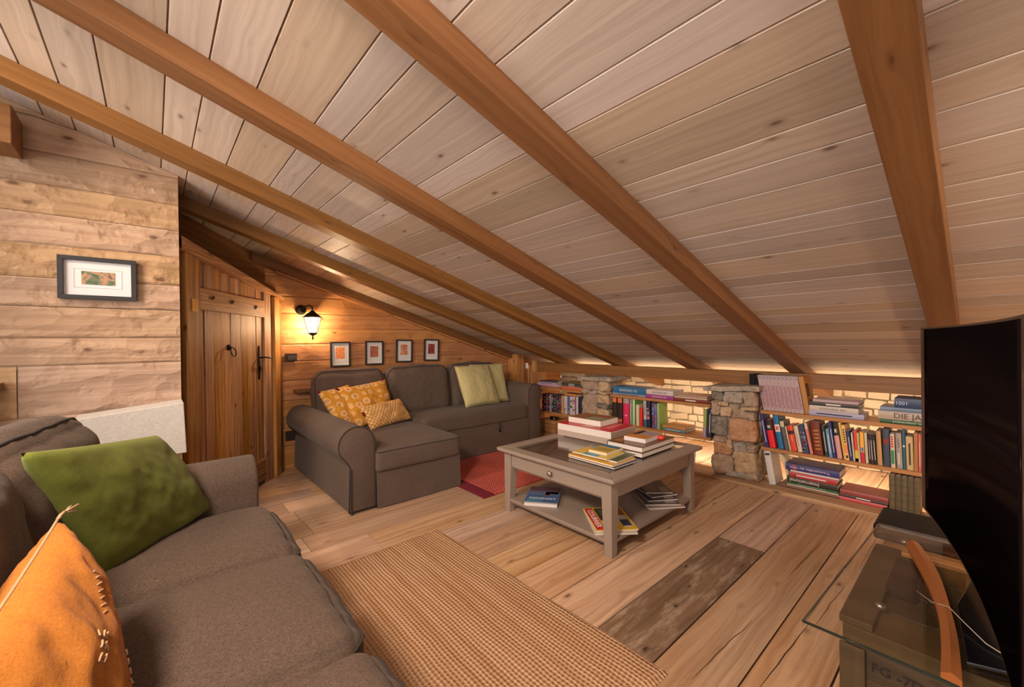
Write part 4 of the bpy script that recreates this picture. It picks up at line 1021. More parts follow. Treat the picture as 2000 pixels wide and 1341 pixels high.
# =================================================================== BOOKS
# rows of upright books: (x, thickness, height, lean, colour, colour name, decoration)
ROWS={
 'RM':[
  (-1.0717, 0.0216, 0.248, -0.162, (0.03, 0.03, 0.22), 'navy', 'txt'),
  (-1.0454, 0.0409, 0.204, -0.099, (0.75, 0.02, 0.03), 'red', 'blacktop'),
  (-0.9884, 0.0345, 0.251, -0.22, (0.015, 0.16, 0.36), 'blue', 'whitelabel'),
  (-0.95, 0.0261, 0.205, -0.212, (0.13, 0.11, 0.11), 'grey', 'creamtop'),
  (-0.9175, 0.009, 0.173, -0.18, (0.6, 0.5, 0.38), 'cream', ''),
  (-0.9072, 0.0344, 0.181, -0.157, (0.7, 0.07, 0.03), 'orange-red', 'blackband'),
  (-0.869, 0.0275, 0.183, -0.186, (0.62, 0.52, 0.42), 'cream', 'lines'),
  (-0.8378, 0.0173, 0.173, -0.217, (0.09, 0.04, 0.12), 'purple', 'spots'),
  (-0.8181, 0.0171, 0.203, -0.188, (0.03, 0.06, 0.13), 'dark blue', 'spots'),
  (-0.7962, 0.0169, 0.214, -0.187, (0.6, 0.2, 0.15), 'salmon', 'creamtop'),
  (-0.7731, 0.0524, 0.228, -0.106, (0.16, 0.03, 0.015), 'dark red', 'gold'),
  (-0.7123, 0.0159, 0.207, -0.152, (0.03, 0.05, 0.03), 'dark green', 'txt'),
  (-0.6888, 0.0191, 0.189, -0.162, (0.12, 0.25, 0.45), 'light blue', 'txt'),
  (-0.667, 0.0162, 0.243, -0.137, (0.03, 0.03, 0.16), 'navy', 'txt'),
  (-0.6468, 0.0266, 0.245, -0.12, (0.6, 0.3, 0.27), 'pink', 'blacktop'),
  (-0.6122, 0.0105, 0.242, -0.144, (0.75, 0.5, 0.08), 'yellow', ''),
  (-0.601, 0.0189, 0.227, -0.109, (0.75, 0.45, 0.17), 'orange-yellow', 'blackletters'),
  (-0.5783, 0.0142, 0.193, -0.107, (0.03, 0.04, 0.16), 'dark blue', 'txt'),
  (-0.5628, 0.0089, 0.184, -0.077, (0.6, 0.5, 0.35), 'cream', 'lines'),
  (-0.5526, 0.0165, 0.198, -0.054, (0.75, 0.06, 0.03), 'red', 'yellowfoot'),
  (-0.5349, 0.0094, 0.188, -0.053, (0.5, 0.5, 0.25), 'pale green', 'lines'),
  (-0.5236, 0.0199, 0.195, -0.041, (0.8, 0.4, 0.06), 'orange', 'redfoot'),
  (-0.5005, 0.0129, 0.194, -0.054, (0.62, 0.53, 0.38), 'cream', 'lines'),
  (-0.4851, 0.0116, 0.188, -0.058, (0.02, 0.015, 0.015), 'black', 'txt'),
  (-0.4723, 0.0121, 0.19, -0.057, (0.05, 0.015, 0.015), 'black', 'txt'),
  (-0.459, 0.0126, 0.191, -0.063, (0.02, 0.02, 0.02), 'black', 'txt'),
  (-0.444, 0.0238, 0.215, -0.044, (0.5, 0.28, 0.12), 'tan', ''),
  (-0.4167, 0.0315, 0.232, -0.021, (0.06, 0.07, 0.11), 'slate blue', 'redbands'),
  (-0.3805, 0.0206, 0.209, -0.032, (0.6, 0.5, 0.4), 'white', 'redgreen'),
  (-0.3553, 0.0282, 0.216, -0.033, (0.33, 0.28, 0.25), 'grey', 'sidetext'),
  (-0.3255, 0.0117, 0.245, -0.023, (0.03, 0.11, 0.17), 'teal', 'wavemark'),
  (-0.3116, 0.0329, 0.202, -0.021, (0.6, 0.42, 0.2), 'sand-coloured', 'txt'),
  (-0.2777, 0.0173, 0.229, -0.006, (0.4, 0.16, 0.05), 'rust brown', ''),
  (-0.2588, 0.0107, 0.226, -0.006, (0.55, 0.13, 0.1), 'dull red', 'txt'),
],
 'MM':[
  (-2.4327, 0.0528, 0.254, 0.014, (0.035, 0.02, 0.015), 'dark brown', 'orangeends'),
  (-2.3773, 0.0619, 0.258, 0.013, (0.035, 0.02, 0.015), 'dark brown', 'orangeends'),
  (-2.3102, 0.066, 0.249, 0.008, (0.65, 0.03, 0.12), 'crimson', 'greytop'),
  (-2.2411, 0.0259, 0.253, 0.008, (0.3, 0.25, 0.27), 'grey', 'txt'),
  (-2.2103, 0.0335, 0.253, 0.008, (0.12, 0.4, 0.06), 'green', 'whitehalf'),
  (-2.1678, 0.0329, 0.197, -0.033, (0.65, 0.55, 0.38), 'cream', ''),
  (-2.1307, 0.0272, 0.172, -0.071, (0.7, 0.04, 0.03), 'red', ''),
  (-2.0906, 0.032, 0.241, -0.235, (0.55, 0.5, 0.5), 'white', 'bluefoot'),
  (-2.0557, 0.0389, 0.25, -0.212, (0.02, 0.025, 0.05), 'black', 'spots'),
  (-2.0015, 0.0253, 0.233, -0.249, (0.12, 0.06, 0.12), 'plum', 'spots'),
  (-1.9751, 0.0184, 0.224, -0.222, (0.2, 0.15, 0.4), 'lilac', 'spots'),
  (-1.954, 0.0138, 0.221, -0.192, (0.35, 0.4, 0.5), 'pale blue', 'lines'),
  (-1.9374, 0.0137, 0.235, -0.198, (0.3, 0.5, 0.12), 'lime green', ''),
],
 'MR':[
  (-1.5403, 0.0254, 0.225, 0.103, (0.3, 0.35, 0.12), 'green', 'lilacfoot'),
  (-1.5011, 0.0264, 0.24, 0.033, (0.03, 0.03, 0.1), 'navy', 'txt'),
],
 'LM':[
  (-3.4134, 0.0291, 0.195, 0.017, (0.1, 0.01, 0.01), 'dark red', 'spots'),
  (-3.3824, 0.0288, 0.195, 0.017, (0.05, 0.02, 0.03), 'black', 'spots'),
  (-3.3517, 0.0286, 0.195, 0.017, (0.3, 0.04, 0.04), 'red', 'spots'),
  (-3.3213, 0.0283, 0.195, 0.017, (0.04, 0.03, 0.05), 'black', 'spots'),
  (-3.2912, 0.028, 0.195, 0.017, (0.35, 0.33, 0.4), 'pale grey', 'spots'),
  (-3.2614, 0.0278, 0.195, 0.017, (0.08, 0.02, 0.02), 'maroon', 'spots'),
  (-3.2319, 0.0275, 0.195, 0.017, (0.03, 0.03, 0.05), 'black', 'spots'),
  (-3.2026, 0.0272, 0.195, 0.017, (0.12, 0.05, 0.06), 'brown', 'spots'),
  (-3.1737, 0.027, 0.195, 0.017, (0.04, 0.04, 0.05), 'black', 'spots'),
  (-3.1449, 0.0267, 0.195, 0.016, (0.2, 0.03, 0.03), 'dark red', 'spots'),
  (-3.1148, 0.0299, 0.196, 0.016, (0.55, 0.35, 0.18), 'tan', 'lines'),
  (-3.0781, 0.027, 0.196, 0.016, (0.6, 0.5, 0.38), 'cream', 'spots'),
  (-3.0495, 0.0267, 0.198, 0.016, (0.5, 0.5, 0.6), 'pale lilac', 'lines'),
  (-3.0211, 0.0265, 0.198, 0.016, (0.12, 0.1, 0.25), 'violet', 'spots'),
  (-2.9929, 0.0393, 0.2, 0.016, (0.5, 0.47, 0.52), 'pale grey', 'spots'),
  (-2.952, 0.0371, 0.202, 0.016, (0.55, 0.45, 0.5), 'pink-grey', 'spots'),
  (-2.9133, 0.0128, 0.202, 0.016, (0.35, 0.1, 0.08), 'red-brown', ''),
  (-2.8973, 0.0222, 0.202, 0.016, (0.6, 0.58, 0.62), 'white', ''),
  (-2.8719, 0.0236, 0.203, 0.016, (0.03, 0.03, 0.05), 'black', 'lines'),
  (-2.8467, 0.0203, 0.203, 0.016, (0.04, 0.04, 0.07), 'black', 'lines'),
  (-2.8248, 0.0217, 0.204, 0.016, (0.25, 0.25, 0.3), 'grey', 'lines'),
],
}

def dull(c, k): return tuple(x*k for x in c)
def book(M, th, ht, dp, c, label, group=None, deco='', cat='book', name='book', hard=True, pages=True, top=None, rseed=0):
    """local frame: spine at y=0 facing -y, thickness along x, height z, depth +y"""
    r = random.Random(rseed)
    e = empty(name, label, cat, M.translation, group=group)
    R = M.to_3x3().to_4x4(); ov = 0.003 if hard and th > 0.012 else 0.0; bt = min(0.0022, th*0.18)
    bm = bmesh.new()
    bbox(bm, 0, bt, 0, dp, 0, ht); bbox(bm, th-bt, th, 0, dp, 0, ht)
    # gently rounded spine
    n = 5; pr = [(th*k/n, -0.0035*math.sin(PI*k/n) if hard else -0.0006) for k in range(n+1)]
    poly = pr+[(th, 0.0025), (0, 0.0025)]
    prism(bm, poly, 0, ht, 'z')
    obj('cover', bm, col(c, 0.45), e, False, 0, R)
    if pages:
        bm = bmesh.new(); bbox(bm, bt, th-bt, 0.002, dp-ov, ov, ht-ov); obj('pages', bm, M_paper, e, False, 0, R)
    y0, y1 = -0.0045, 0.002
    def band(z0, z1, cc, x0=0.0, x1=1.0, nm='spine_band'):
        b = bmesh.new(); q = [(th*(x0+(x1-x0)*k/n), -0.0041*math.sin(PI*(x0+(x1-x0)*k/n))-0.0004 if hard else -0.0012) for k in range(n+1)]
        prism(b, q+[(th*x1, 0.001), (th*x0, 0.001)], ht*z0, ht*z1, 'z'); obj(nm, b, col(cc, 0.5), e, False, 0, R)
    lt = (0.62, 0.58, 0.52); dk = (0.03, 0.025, 0.03)
    lum = sum(c)/3; ct_ = lt if lum < 0.28 else dk
    if deco == 'txt': band(0.15, 0.80, ct_, 0.38, 0.62)
    elif deco == 'sidetext': band(0.12, 0.45, lt, 0.3, 0.55); band(0.6, 0.85, dull(c, .6), 0.35, 0.6)
    elif deco == 'lines': band(0.2, 0.72, dull(c, 0.55), 0.42, 0.58)
    elif deco == 'spots':
        for k in range(5):
            z = r.uniform(0.05, 0.82); band(z, z+r.uniform(0.04, 0.13), (r.uniform(.05, .6), r.uniform(.05, .5), r.uniform(.08, .55)), r.uniform(0.05, 0.3), r.uniform(0.6, 0.95))
    elif deco == 'blacktop': band(0.62, 1.0, (0.02, 0.015, 0.015)); band(0.70, 0.80, (0.5, 0.5, 0.45), 0.25, 0.75)
    elif deco == 'whitelabel': band(0.50, 0.72, (0.66, 0.6, 0.55)); band(0.56, 0.66, (0.6, 0.03, 0.03), 0.25, 0.75, 'logo_patch'); 
    elif deco == 'creamtop': band(0.80, 1.0, (0.6, 0.5, 0.33))
    elif deco == 'blackband': band(0.66, 0.80, (0.03, 0.02, 0.02)); band(0.40, 0.60, (0.75, 0.3, 0.15), 0.4, 0.6)
    elif deco == 'gold':
        for k in range(6): band(0.16+0.11*k, 0.20+0.11*k, (0.45, 0.2, 0.04), 0.2, 0.8)
    elif deco == 'blackletters':
        for k in range(6): band(0.50+0.07*k, 0.545+0.07*k, (0.03, 0.02, 0.02), 0.25, 0.75)
        band(0.2, 0.45, (0.75, 0.25, 0.1)); band(0.06, 0.14, (0.03, 0.02, 0.02), 0.2, 0.8)
    elif deco == 'yellowfoot': band(0.0, 0.36, (0.78, 0.50, 0.06)); band(0.0, 0.10, (0.7, 0.2, 0.03))
    elif deco == 'redfoot': band(0.0, 0.34, (0.55, 0.02, 0.05)); band(0.36, 0.5, (0.1, 0.15, 0.4), 0.2, 0.8)
    elif deco == 'redbands': band(0.60, 0.63, (0.35, 0.03, 0.02)); band(0.66, 0.70, (0.35, 0.03, 0.02)); band(0.73, 0.75, (0.35, 0.03, 0.02))
    elif deco == 'redgreen':
        for k in range(5): band(0.60+0.07*k, 0.65+0.07*k, (0.6, 0.04, 0.03), 0.25, 0.75)
        band(0.12, 0.52, (0.03, 0.25, 0.10), 0.15, 0.85)
    elif deco == 'wavemark': band(0.55, 0.60, (0.55, 0.62, 0.6), 0.1, 0.9)
    elif deco == 'orangeends': band(0.80, 0.99, (0.60, 0.16, 0.05), 0.08, 0.92); band(0.03, 0.16, (0.45, 0.12, 0.05), 0.08, 0.92)
    elif deco == 'greytop': band(0.80, 1.0, (0.33, 0.30, 0.30)); band(0.3, 0.36, (0.8, 0.3, 0.4), 0.3, 0.7)
    elif deco == 'whitehalf': band(0.0, 1.0, (0.60, 0.60, 0.48), 0.55, 1.0)
    elif deco == 'bluefoot': band(0.0, 0.28, (0.03, 0.14, 0.30)); band(0.45, 0.9, dk, 0.42, 0.58)
    elif deco == 'lilacfoot': band(0.0, 0.35, (0.35, 0.25, 0.5))
    elif deco == 'letterbars':
        z = 0.22
        while z < 0.76:
            dz_ = r.uniform(0.012, 0.026)
            if r.random() > 0.15: band(z, z+dz_, tuple(0.5*a+0.5*b_ for a, b_ in zip(c, ct_)), 0.3, 0.7)
            z += dz_+0.012
    elif deco == 'twoline': band(0.35, 0.65, lt, 0.3, 0.7)
    return e, R
def vol(x): return Vector(x)
WHERE = {'RM': ('book', 'in the longest row', 'books standing on the lower shelf of the right bay', 'book'),
         'MM': ('book', 'on middle bay lower shelf', 'books standing on the lower shelf of the middle bay', 'book'),
         'MR': ('book', '', 'books leaning on the stone pier', 'book'),
         'LM': ('film_case', 'in the left bay', 'film cases on the lower shelf of the left bay', 'film case')}
ROWS['LM'] = ROWS['LM'][:-1]
for key, rowd in ROWS.items():
    nm, wh, grp, cat = WHERE[key]; prev = None; n = len(rowd)
    for i, (x, w, h, t, c, cn, deco) in enumerate(rowd):
        if key == 'MR': t = 0.045; x += 0.002
        if key in ('RM', 'MM'):
            if i == 1 and key == 'RM': t = -0.165
            nxt = t if prev is None else max(t, prev-0.004)
            if prev is not None and i+1 < n: nxt = max(nxt, prev-0.004)
            t = nxt; prev = t
        th = w*math.cos(t)*0.955; zz = Zm+0.0005
        if t > 0: zz += th*math.sin(t)
        h = min(h, 0.246)
        dpth = 0.014*0+ (0.135 if key == 'LM' else 0.145+0.02*((i*7) % 3)/2)
        yb = 3.432+0.012*((i*5) % 4)/3
        thick = 'thin' if w < 0.018 else ('thick' if w > 0.03 else 'slim')
        a = rowd[i-1][5] if i > 0 else None; b = rowd[i+1][5] if i < n-1 else None
        if key == 'MR': lab = '%s %s leaning beside the right-hand stone pier in the middle bay, %s' % (cn, cat, 'outer of two' if i == 0 else 'touching stones')
        elif a and b: lab = '%s %s %s %s, between the %s and %s ones' % (thick, cn, cat, wh, a, b)
        elif b: lab = '%s %s %s %s, leftmost, before the %s one' % (thick, cn, cat, wh, b)
        else: lab = '%s %s %s %s, rightmost, after the %s one' % (thick, cn, cat, wh, a)
        lab = lab.replace('the grey and grey ones', 'two grey ones')
        M = T(x, yb, zz) @ RY(t)
        e, R = book(M, th, h, dpth, c, lab, grp, deco, cat=cat, name=nm, hard=(w > 0.02 and key != 'LM'), pages=(key != 'LM'), rseed=i*31+len(key))

def flat(x0, x1, zb, zt, c, label, group=None, deco='', y=3.435, dp=0.19, rot=0.0, name='book', cat='book', title=None, tcol=(0.65, 0.62, 0.6), ts=0.02, up=True, tx=0.5, hard=True, spine_side='front'):
    """a book lying down with its spine towards the room"""
    L = x1-x0
    # local x (thickness)-> z up ; local z (height) -> +x ; local y stays
    B = Matrix(((0, 0, 1, 0), (0, 1, 0, 0), (-1, 0, 0, zt-zb), (0, 0, 0, 1)))
    M = T(x0, y, zb+0.0004) @ RZ(rot) @ B
    e, R = book(M, (zt-zb)-0.0008, L, dp, c, label, group, deco, cat=cat, name=name, hard=hard)
    if title:
        f = Matrix(((1, 0, 0, L*tx), (0, 0, -1, -0.0052), (0, 1, 0, -(zt-zb)/2+(zt-zb)), (0, 0, 0, 1)))
        Q = RZ(rot) @ T(0, 0, 0) @ Matrix(((1, 0, 0, L*tx), (0, 0, -1, -0.0054), (0, 1, 0, -(zt-zb)/2), (0, 0, 0, 1)))
        if not up: Q = RZ(rot) @ Matrix(((-1, 0, 0, L*tx), (0, 0, -1, -0.0054), (0, -1, 0, -(zt-zb)/2), (0, 0, 0, 1)))
        # the empty sits at the top left corner of the lying book
        text_part('spine_title', title, ts, col(tcol), e, Q)
    return e
# right bay, upper shelf
e = None
ORD10 = ('leftmost', 'second from left', 'third from left', 'fourth from left', 'fifth from left', 'fifth from right', 'fourth from right', 'third from right', 'second from right', 'rightmost')
grpM = 'ten volumes of one magazine set'
x = -1.083; tl = -0.155; 
for i in range(10):
    w = 0.0255
    M = T(x+i*w, 3.432, Zu+0.0005) @ RY(tl)
    lab = '%s of the ten leaning pale pink magazine volumes' % ORD10[i]
    e, R = book(M, w*math.cos(tl)*0.96, 0.262, 0.16, (0.42, 0.30, 0.31), lab, grpM, '', hard=False, rseed=i)
    b = bmesh.new(); thk = w*math.cos(tl)*0.96; r = random.Random(i+90)
    for k in range(26):
        zz = 0.03+0.0072*k; a = r.uniform(0.12, 0.3); bb = r.uniform(0.6, 0.9)
        if k < 22: bbox(b, thk*a, thk*bb, -0.0016, 0.0, zz, zz+0.0042)
    obj('spine_print', b, col((0.30, 0.09, 0.13), 0.6), e, False, 0, R)
    b = bmesh.new(); bbox(b, thk*0.2, thk*0.8, -0.0016, 0, 0.235, 0.255); obj('spine_mark', b, col((0.25, 0.22, 0.26), 0.6), e, False, 0, R)
M = T(x+10*0.0255+0.001, 3.445, Zu+0.0005) @ RY(tl)
e = empty('slipcase', 'tan cardboard slipcase with a dark label, leaning right of the ten magazine volumes', 'box', M.translation)
R = M.to_3x3().to_4x4(); b = bmesh.new(); bbox(b, 0, 0.030, 0, 0.17, 0, 0.262); obj('case', b, col((0.42, 0.19, 0.055), 0.7), e, False, 0.001, R)
b = bmesh.new(); bbox(b, 0.0302, 0.0312, 0.01, 0.08, 0.12, 0.21); obj('case_label', b, col((0.09, 0.03, 0.02), 0.6), e, False, 0, R)
g = 'books lying in the pile beside the magazine volumes'
flat(-0.802, -0.508, Zu, Zu+0.034, (0.33, 0.32, 0.46), 'lilac-blue book lying at the bottom of the pile beside the magazine set', g, 'txt')
flat(-0.800, -0.536, Zu+0.034, Zu+0.070, (0.50, 0.42, 0.38), 'cream book with red title lying second from bottom beside the magazine set', g, 'letterbars', title=None, tcol=(0.55, 0.08, 0.06), ts=0.026, tx=0.42)
flat(-0.800, -0.532, Zu+0.070, Zu+0.094, (0.04, 0.04, 0.035), 'black book lying second from top in the pile beside the magazine set', g, 'twoline')
flat(-0.780, -0.535, Zu+0.094, Zu+0.114, (0.42, 0.30, 0.33), 'mauve book on top of the pile beside the magazine set', g, '')
g = 'books lying in the pile next to the television on the upper shelf'
flat(-0.430, -0.165, Zu, Zu+0.024, (0.03, 0.10, 0.05), 'dark green book at the bottom of the pile beside the television', g, 'letterbars', title=None, tcol=(0.35, 0.5, 0.3), ts=0.016)
flat(-0.440, -0.160, Zu+0.024, Zu+0.074, (0.42, 0.33, 0.27), 'thick beige book titled DIE JAGD in the pile beside the television', g, '', title='DIE JAGD', tcol=(0.06, 0.045, 0.035), ts=0.046, tx=0.60)
flat(-0.430, -0.160, Zu+0.074, Zu+0.100, (0.16, 0.22, 0.32), 'slate-blue book second from top in the pile beside the television', g, 'lines')
flat(-0.364, -0.200, Zu+0.100, Zu+0.158, (0.03, 0.05, 0.12), 'short thick navy book numbered 1001 on top of the pile beside the television', g, '', title='1001', tcol=(0.45, 0.55, 0.7), ts=0.030, tx=0.2)
# right bay, floor level
zs = 0.0225
M = T(-1.048, 3.425, zs) @ RY(-0.15)
e, R = book(M, 0.042, 0.243, 0.17, (0.60, 0.57, 0.56), 'thick white book leaning on the stone pier at the bottom of the right bay', None, '')
b = bmesh.new(); bbox(b, 0.006, 0.036, -0.0046, -0.002, 0.212, 0.228); obj('spine_label', b, col((0.05, 0.05, 0.06)), e, False, 0, R)
pc = empty('open_catalogue', 'glossy cream catalogue with curling pages behind the leaning white book', 'book', (-0.975, 3.45, zs))
b = bmesh.new(); g_ = []
for i in range(15):
    t = i/14; a = math.radians(100-40*t); xx = -0.018+0.05*t**1.3+0.02*math.sin(PI*t); z_ = 0.235*(1-t)
    g_.append([b.verts.new((xx+0.010*k, y_, z_)) for y_ in (0.0, 0.15) for k in (0, 1)])
for i in range(14):
    A, B_ = g_[i], g_[i+1]
    for q in ((0, 1), (1, 3), (3, 2), (2, 0)): b.faces.new((A[q[0]], A[q[1]], B_[q[1]], B_[q[0]]))
b.faces.new((g_[0][0], g_[0][1], g_[0][3], g_[0][2])); b.faces.new((g_[-1][0], g_[-1][2], g_[-1][3], g_[-1][1]))
obj('pages', b, col((0.66, 0.56, 0.40), 0.3), pc, True)
g = 'books lying in the big pile at the bottom of the right bay'
z0 = zs
flat(-0.985, -0.635, z0, z0+0.020, (0.16, 0.07, 0.045), 'wide brown book at the very bottom of the big pile in the right bay', g, '', dp=0.22); z0 += 0.020
flat(-0.938, -0.642, z0, z0+0.011, (0.55, 0.42, 0.33), 'thin cream book second from bottom of the big pile in the right bay', g, '', dp=0.2); z0 += 0.011
flat(-0.941, -0.645, z0, z0+0.014, (0.03, 0.14, 0.06), 'thin green book third from bottom of the big pile in the right bay', g, 'letterbars', title=None, tcol=(0.4, 0.5, 0.35), ts=0.010, up=False, tx=0.2); z0 += 0.014
flat(-0.938, -0.650, z0, z0+0.040, (0.035, 0.025, 0.02), 'black book titled International in the middle of the big pile in the right bay', g, '', title='International', tcol=(0.68, 0.63, 0.58), ts=0.034, up=False, tx=0.36)
b = bmesh.new(); z0 += 0.040
flat(-0.920, -0.655, z0, z0+0.036, (0.42, 0.035, 0.04), 'red book with black emblem third from top of the big pile in the right bay', g, 'txt', title='*', tcol=(0.05, 0.01, 0.01), ts=0.03, up=False, tx=0.12); z0 += 0.036
flat(-0.916, -0.640, z0, z0+0.014, (0.60, 0.52, 0.50), 'thin white book second from top of the big pile in the right bay', g, ''); z0 += 0.014
e = flat(-0.946, -0.636, z0, z0+0.044, (0.045, 0.045, 0.17), 'thick navy book titled Traumstraßen der Welt on top of the big pile', g, '', title='Traumstraßen der Welt', tcol=(0.62, 0.52, 0.6), ts=0.024, up=False, tx=0.46, dp=0.21)
b = bmesh.new(); bbox(b, 0.045, 0.062, -0.0052, -0.003, -0.043, -0.001); obj('spine_band', b, col((0.35, 0.06, 0.08)), e, False)
g = 'books lying in the low pile beside the antique volumes'
flat(-0.640, -0.400, zs, zs+0.024, (0.50, 0.08, 0.09), 'red and white book at the bottom of the low pile beside the antique volumes', g, '')
flat(-0.634, -0.396, zs+0.024, zs+0.042, (0.055, 0.04, 0.04), 'dark grey book in the middle of the low pile beside the antique volumes', g, 'twoline')
flat(-0.634, -0.394, zs+0.042, zs+0.072, (0.30, 0.06, 0.055), 'dusty red book on top of the low pile beside the antique volumes', g, '')
M_oliv = (0.125, 0.10, 0.055)
for i in range(5):
    w = 0.0275
    e, R = book(T(-0.391+i*w, 3.43+0.002*i, zs), w*0.96, 0.222, 0.15, M_oliv if i % 2 == 0 else (0.11, 0.085, 0.05), ('leftmost', 'second from left', 'middle', 'second from right', 'rightmost')[i]+' of the five olive-brown antique volumes beside the television', 'set of five antique volumes', '', rseed=i)
    b = bmesh.new()
    b.free()
    for z_ in (0.03, 0.075, 0.12, 0.165, 0.20):
        b = bmesh.new(); bbox(b, 0.001, w*0.955, -0.0052, -0.002, z_, z_+0.0025)
        obj('raised_band', b, col((0.09, 0.06, 0.03)), e, False, 0, R)
# black speaker box on the pier
e = empty('speaker_box', 'small black box standing on the cap of the pier beside the magazine set', 'speaker', (-1.158, 3.52, 0.737))
b = bmesh.new(); bbox(b, -0.042, 0.000, -0.03, 0.06, 0, 0.092); obj('case', b, M_black, e, False, 0.002)
b = bmesh.new(); bbox(b, 0.001, 0.022, -0.03, 0.06, 0, 0.088); obj('case_half', b, M_black, e, False, 0.002)
# middle bay, upper shelf
g = 'books lying on the upper shelf of the middle bay'
flat(-2.423, -2.062, Zu, Zu+0.020, (0.30, 0.27, 0.33), 'thin pale book under the thick blue book on the middle bay upper shelf', g, 'txt', dp=0.2)
flat(-2.423, -2.064, Zu+0.020, Zu+0.082, (0.02, 0.14, 0.30), 'thick blue book lying at the left of the middle bay upper shelf', g, 'letterbars', dp=0.2, title=None, tcol=(0.4, 0.55, 0.7), ts=0.026, tx=0.45)
flat(-2.055, -1.792, Zu, Zu+0.037, (0.30, 0.045, 0.22), 'magenta book under the white one on the middle bay upper shelf', g, 'letterbars', dp=0.2, title=None, tcol=(0.7, 0.4, 0.6), ts=0.026)
flat(-2.055, -1.794, Zu+0.037, Zu+0.080, (0.58, 0.50, 0.50), 'white book lying on the magenta one on the middle bay upper shelf', g, 'letterbars', dp=0.2, title=None, tcol=(0.3, 0.25, 0.35), ts=0.030)
flat(-1.786, -1.490, Zu, Zu+0.028, (0.18, 0.035, 0.025), 'maroon book lying at the right of the middle bay upper shelf', g, 'twoline', dp=0.2)
flat(-1.784, -1.500, Zu+0.028, Zu+0.042, (0.55, 0.42, 0.33), 'thin cream book in the middle of the maroon pile, middle bay upper shelf', g, '', dp=0.19)
flat(-1.750, -1.500, Zu+0.042, Zu+0.060, (0.42, 0.26, 0.19), 'pinkish-brown book on top of the maroon pile, middle bay upper shelf', g, '', dp=0.2)
g = 'pair of books lying on the lower shelf of the middle bay'
e = flat(-1.895, -1.690, Zm, Zm+0.022, (0.06, 0.22, 0.30), 'teal and white book lying under its pair on the middle bay lower shelf', g, 'txt', dp=0.2, rot=0.0)
e = flat(-1.895, -1.688, Zm+0.022, Zm+0.048, (0.50, 0.22, 0.08), 'orange-brown covered book lying on the teal one, middle bay lower shelf', g, 'lines', dp=0.2)
# left bay, upper shelf
g = 'books lying on the upper shelf of the left bay'
flat(-3.42, -3.12, Zu, Zu+0.016, (0.35, 0.16, 0.10), 'thin brown book at the bottom of the pile nearest the sofa, left bay', g, '')
flat(-3.50, -3.16, Zu+0.016, Zu+0.040, (0.48, 0.28, 0.40), 'pink book in the middle of the pile nearest the sofa, left bay', g, '')
flat(-3.47, -3.18, Zu+0.040, Zu+0.060, (0.40, 0.34, 0.45), 'lilac book second from top of the pile nearest the sofa, left bay', g, 'txt')
flat(-3.46, -3.17, Zu+0.060, Zu+0.074, (0.08, 0.05, 0.06), 'thin dark book on top of the pile nearest the sofa, left bay', g, '')
flat(-3.104, -2.815, Zu, Zu+0.034, (0.55, 0.13, 0.06), 'orange-red book at the bottom of the pile beside the left stone pier', g, '')
flat(-3.10, -2.82, Zu+0.034, Zu+0.052, (0.10, 0.09, 0.12), 'dark grey book second from bottom of the pile beside the left stone pier', g, 'twoline')
flat(-3.10, -2.82, Zu+0.052, Zu+0.070, (0.05, 0.055, 0.03), 'dark olive book second from top of the pile beside the left stone pier', g, 'twoline')
flat(-3.09, -2.83, Zu+0.070, Zu+0.084, (0.13, 0.10, 0.05), 'thin brown book on top of the pile beside the left stone pier', g, '')
flat(-3.075, -2.90, 0.4955, 0.517, (0.55, 0.22, 0.07), 'flat orange box lying on top of the film cases in the left bay', None, '', dp=0.12, name='flat_box', cat='box', y=3.45)
# left bay, floor: wooden boxes and a small silver radio
g = 'stacked small wooden boxes'
for i, (x0, x1, z_, hh) in enumerate(((-3.44, -3.215, 0.0225, 0.062), (-3.435, -3.22, 0.086, 0.060), (-3.445, -3.21, 0.1475, 0.045))):
    e = empty('wooden_box', ['brown wooden box at the bottom of the stack of three beside the sofa arm', 'brown wooden box in the middle of the stack of three beside the sofa arm', 'brown wooden box on top of the stack of three beside the sofa arm'][i], 'box', (x0, 3.435, z_), group=g)
    m = MB(); random.seed(i+50); m.box(0, x1-x0, 0, 0.20, 0, hh-0.012, grain='x', tint=(0.3, .4, .5)); m.build('box_body', M_old, e, bevel=0.002)
    m = MB(); m.box(-0.004, x1-x0+0.004, -0.004, 0.204, hh-0.0115, hh-0.001, grain='x', tint=(0.7, .2, .5)); m.build('box_lid', M_old, e, bevel=0.002)
e = empty('small_radio', 'small black and silver gadget on top of the stacked wooden boxes', 'radio', (-3.27, 3.46, 0.1935))
b = bmesh.new(); bbox(b, -0.05, 0.05, 0, 0.06, 0, 0.035); obj('case', b, M_blackgl, e, False, 0.008)
b = bmesh.new(); lathe(b, [(0.014, 0), (0.014, 0.004), (0.008, 0.006)], 16); obj('dial', b, M_chrome, e, True, 0, T(0.02, 0.0, 0.018) @ RX(PI/2))
m = MB(); m.box(-3.17, -2.83, 3.44, 3.62, 0.0225, 0.052, grain='x', tint=(0.4, .2, .5)); tag(m.build('wooden_tray', M_old, bevel=0.003), 'low wooden tray on the floor in the left bay, right of the boxes', 'tray')
# leaning leaflet on the floor behind the table
e = empty('leaflet', 'white and blue leaflet standing on the sill in the middle bay beside the table', 'leaflet', (-1.72, 3.43, zs))
b = bmesh.new(); bbox(b, 0, 0.11, 0, 0.006, 0, 0.15, RX(-0.18)); obj('sheet', b, col((0.55, 0.55, 0.66), 0.4), e, False)
b = bmesh.new(); bbox(b, -0.006, 0.008, -0.001, 0.0065, 0, 0.15, RX(-0.18)); obj('blue_edge', b, col((0.12, 0.1, 0.35), 0.4), e, False)

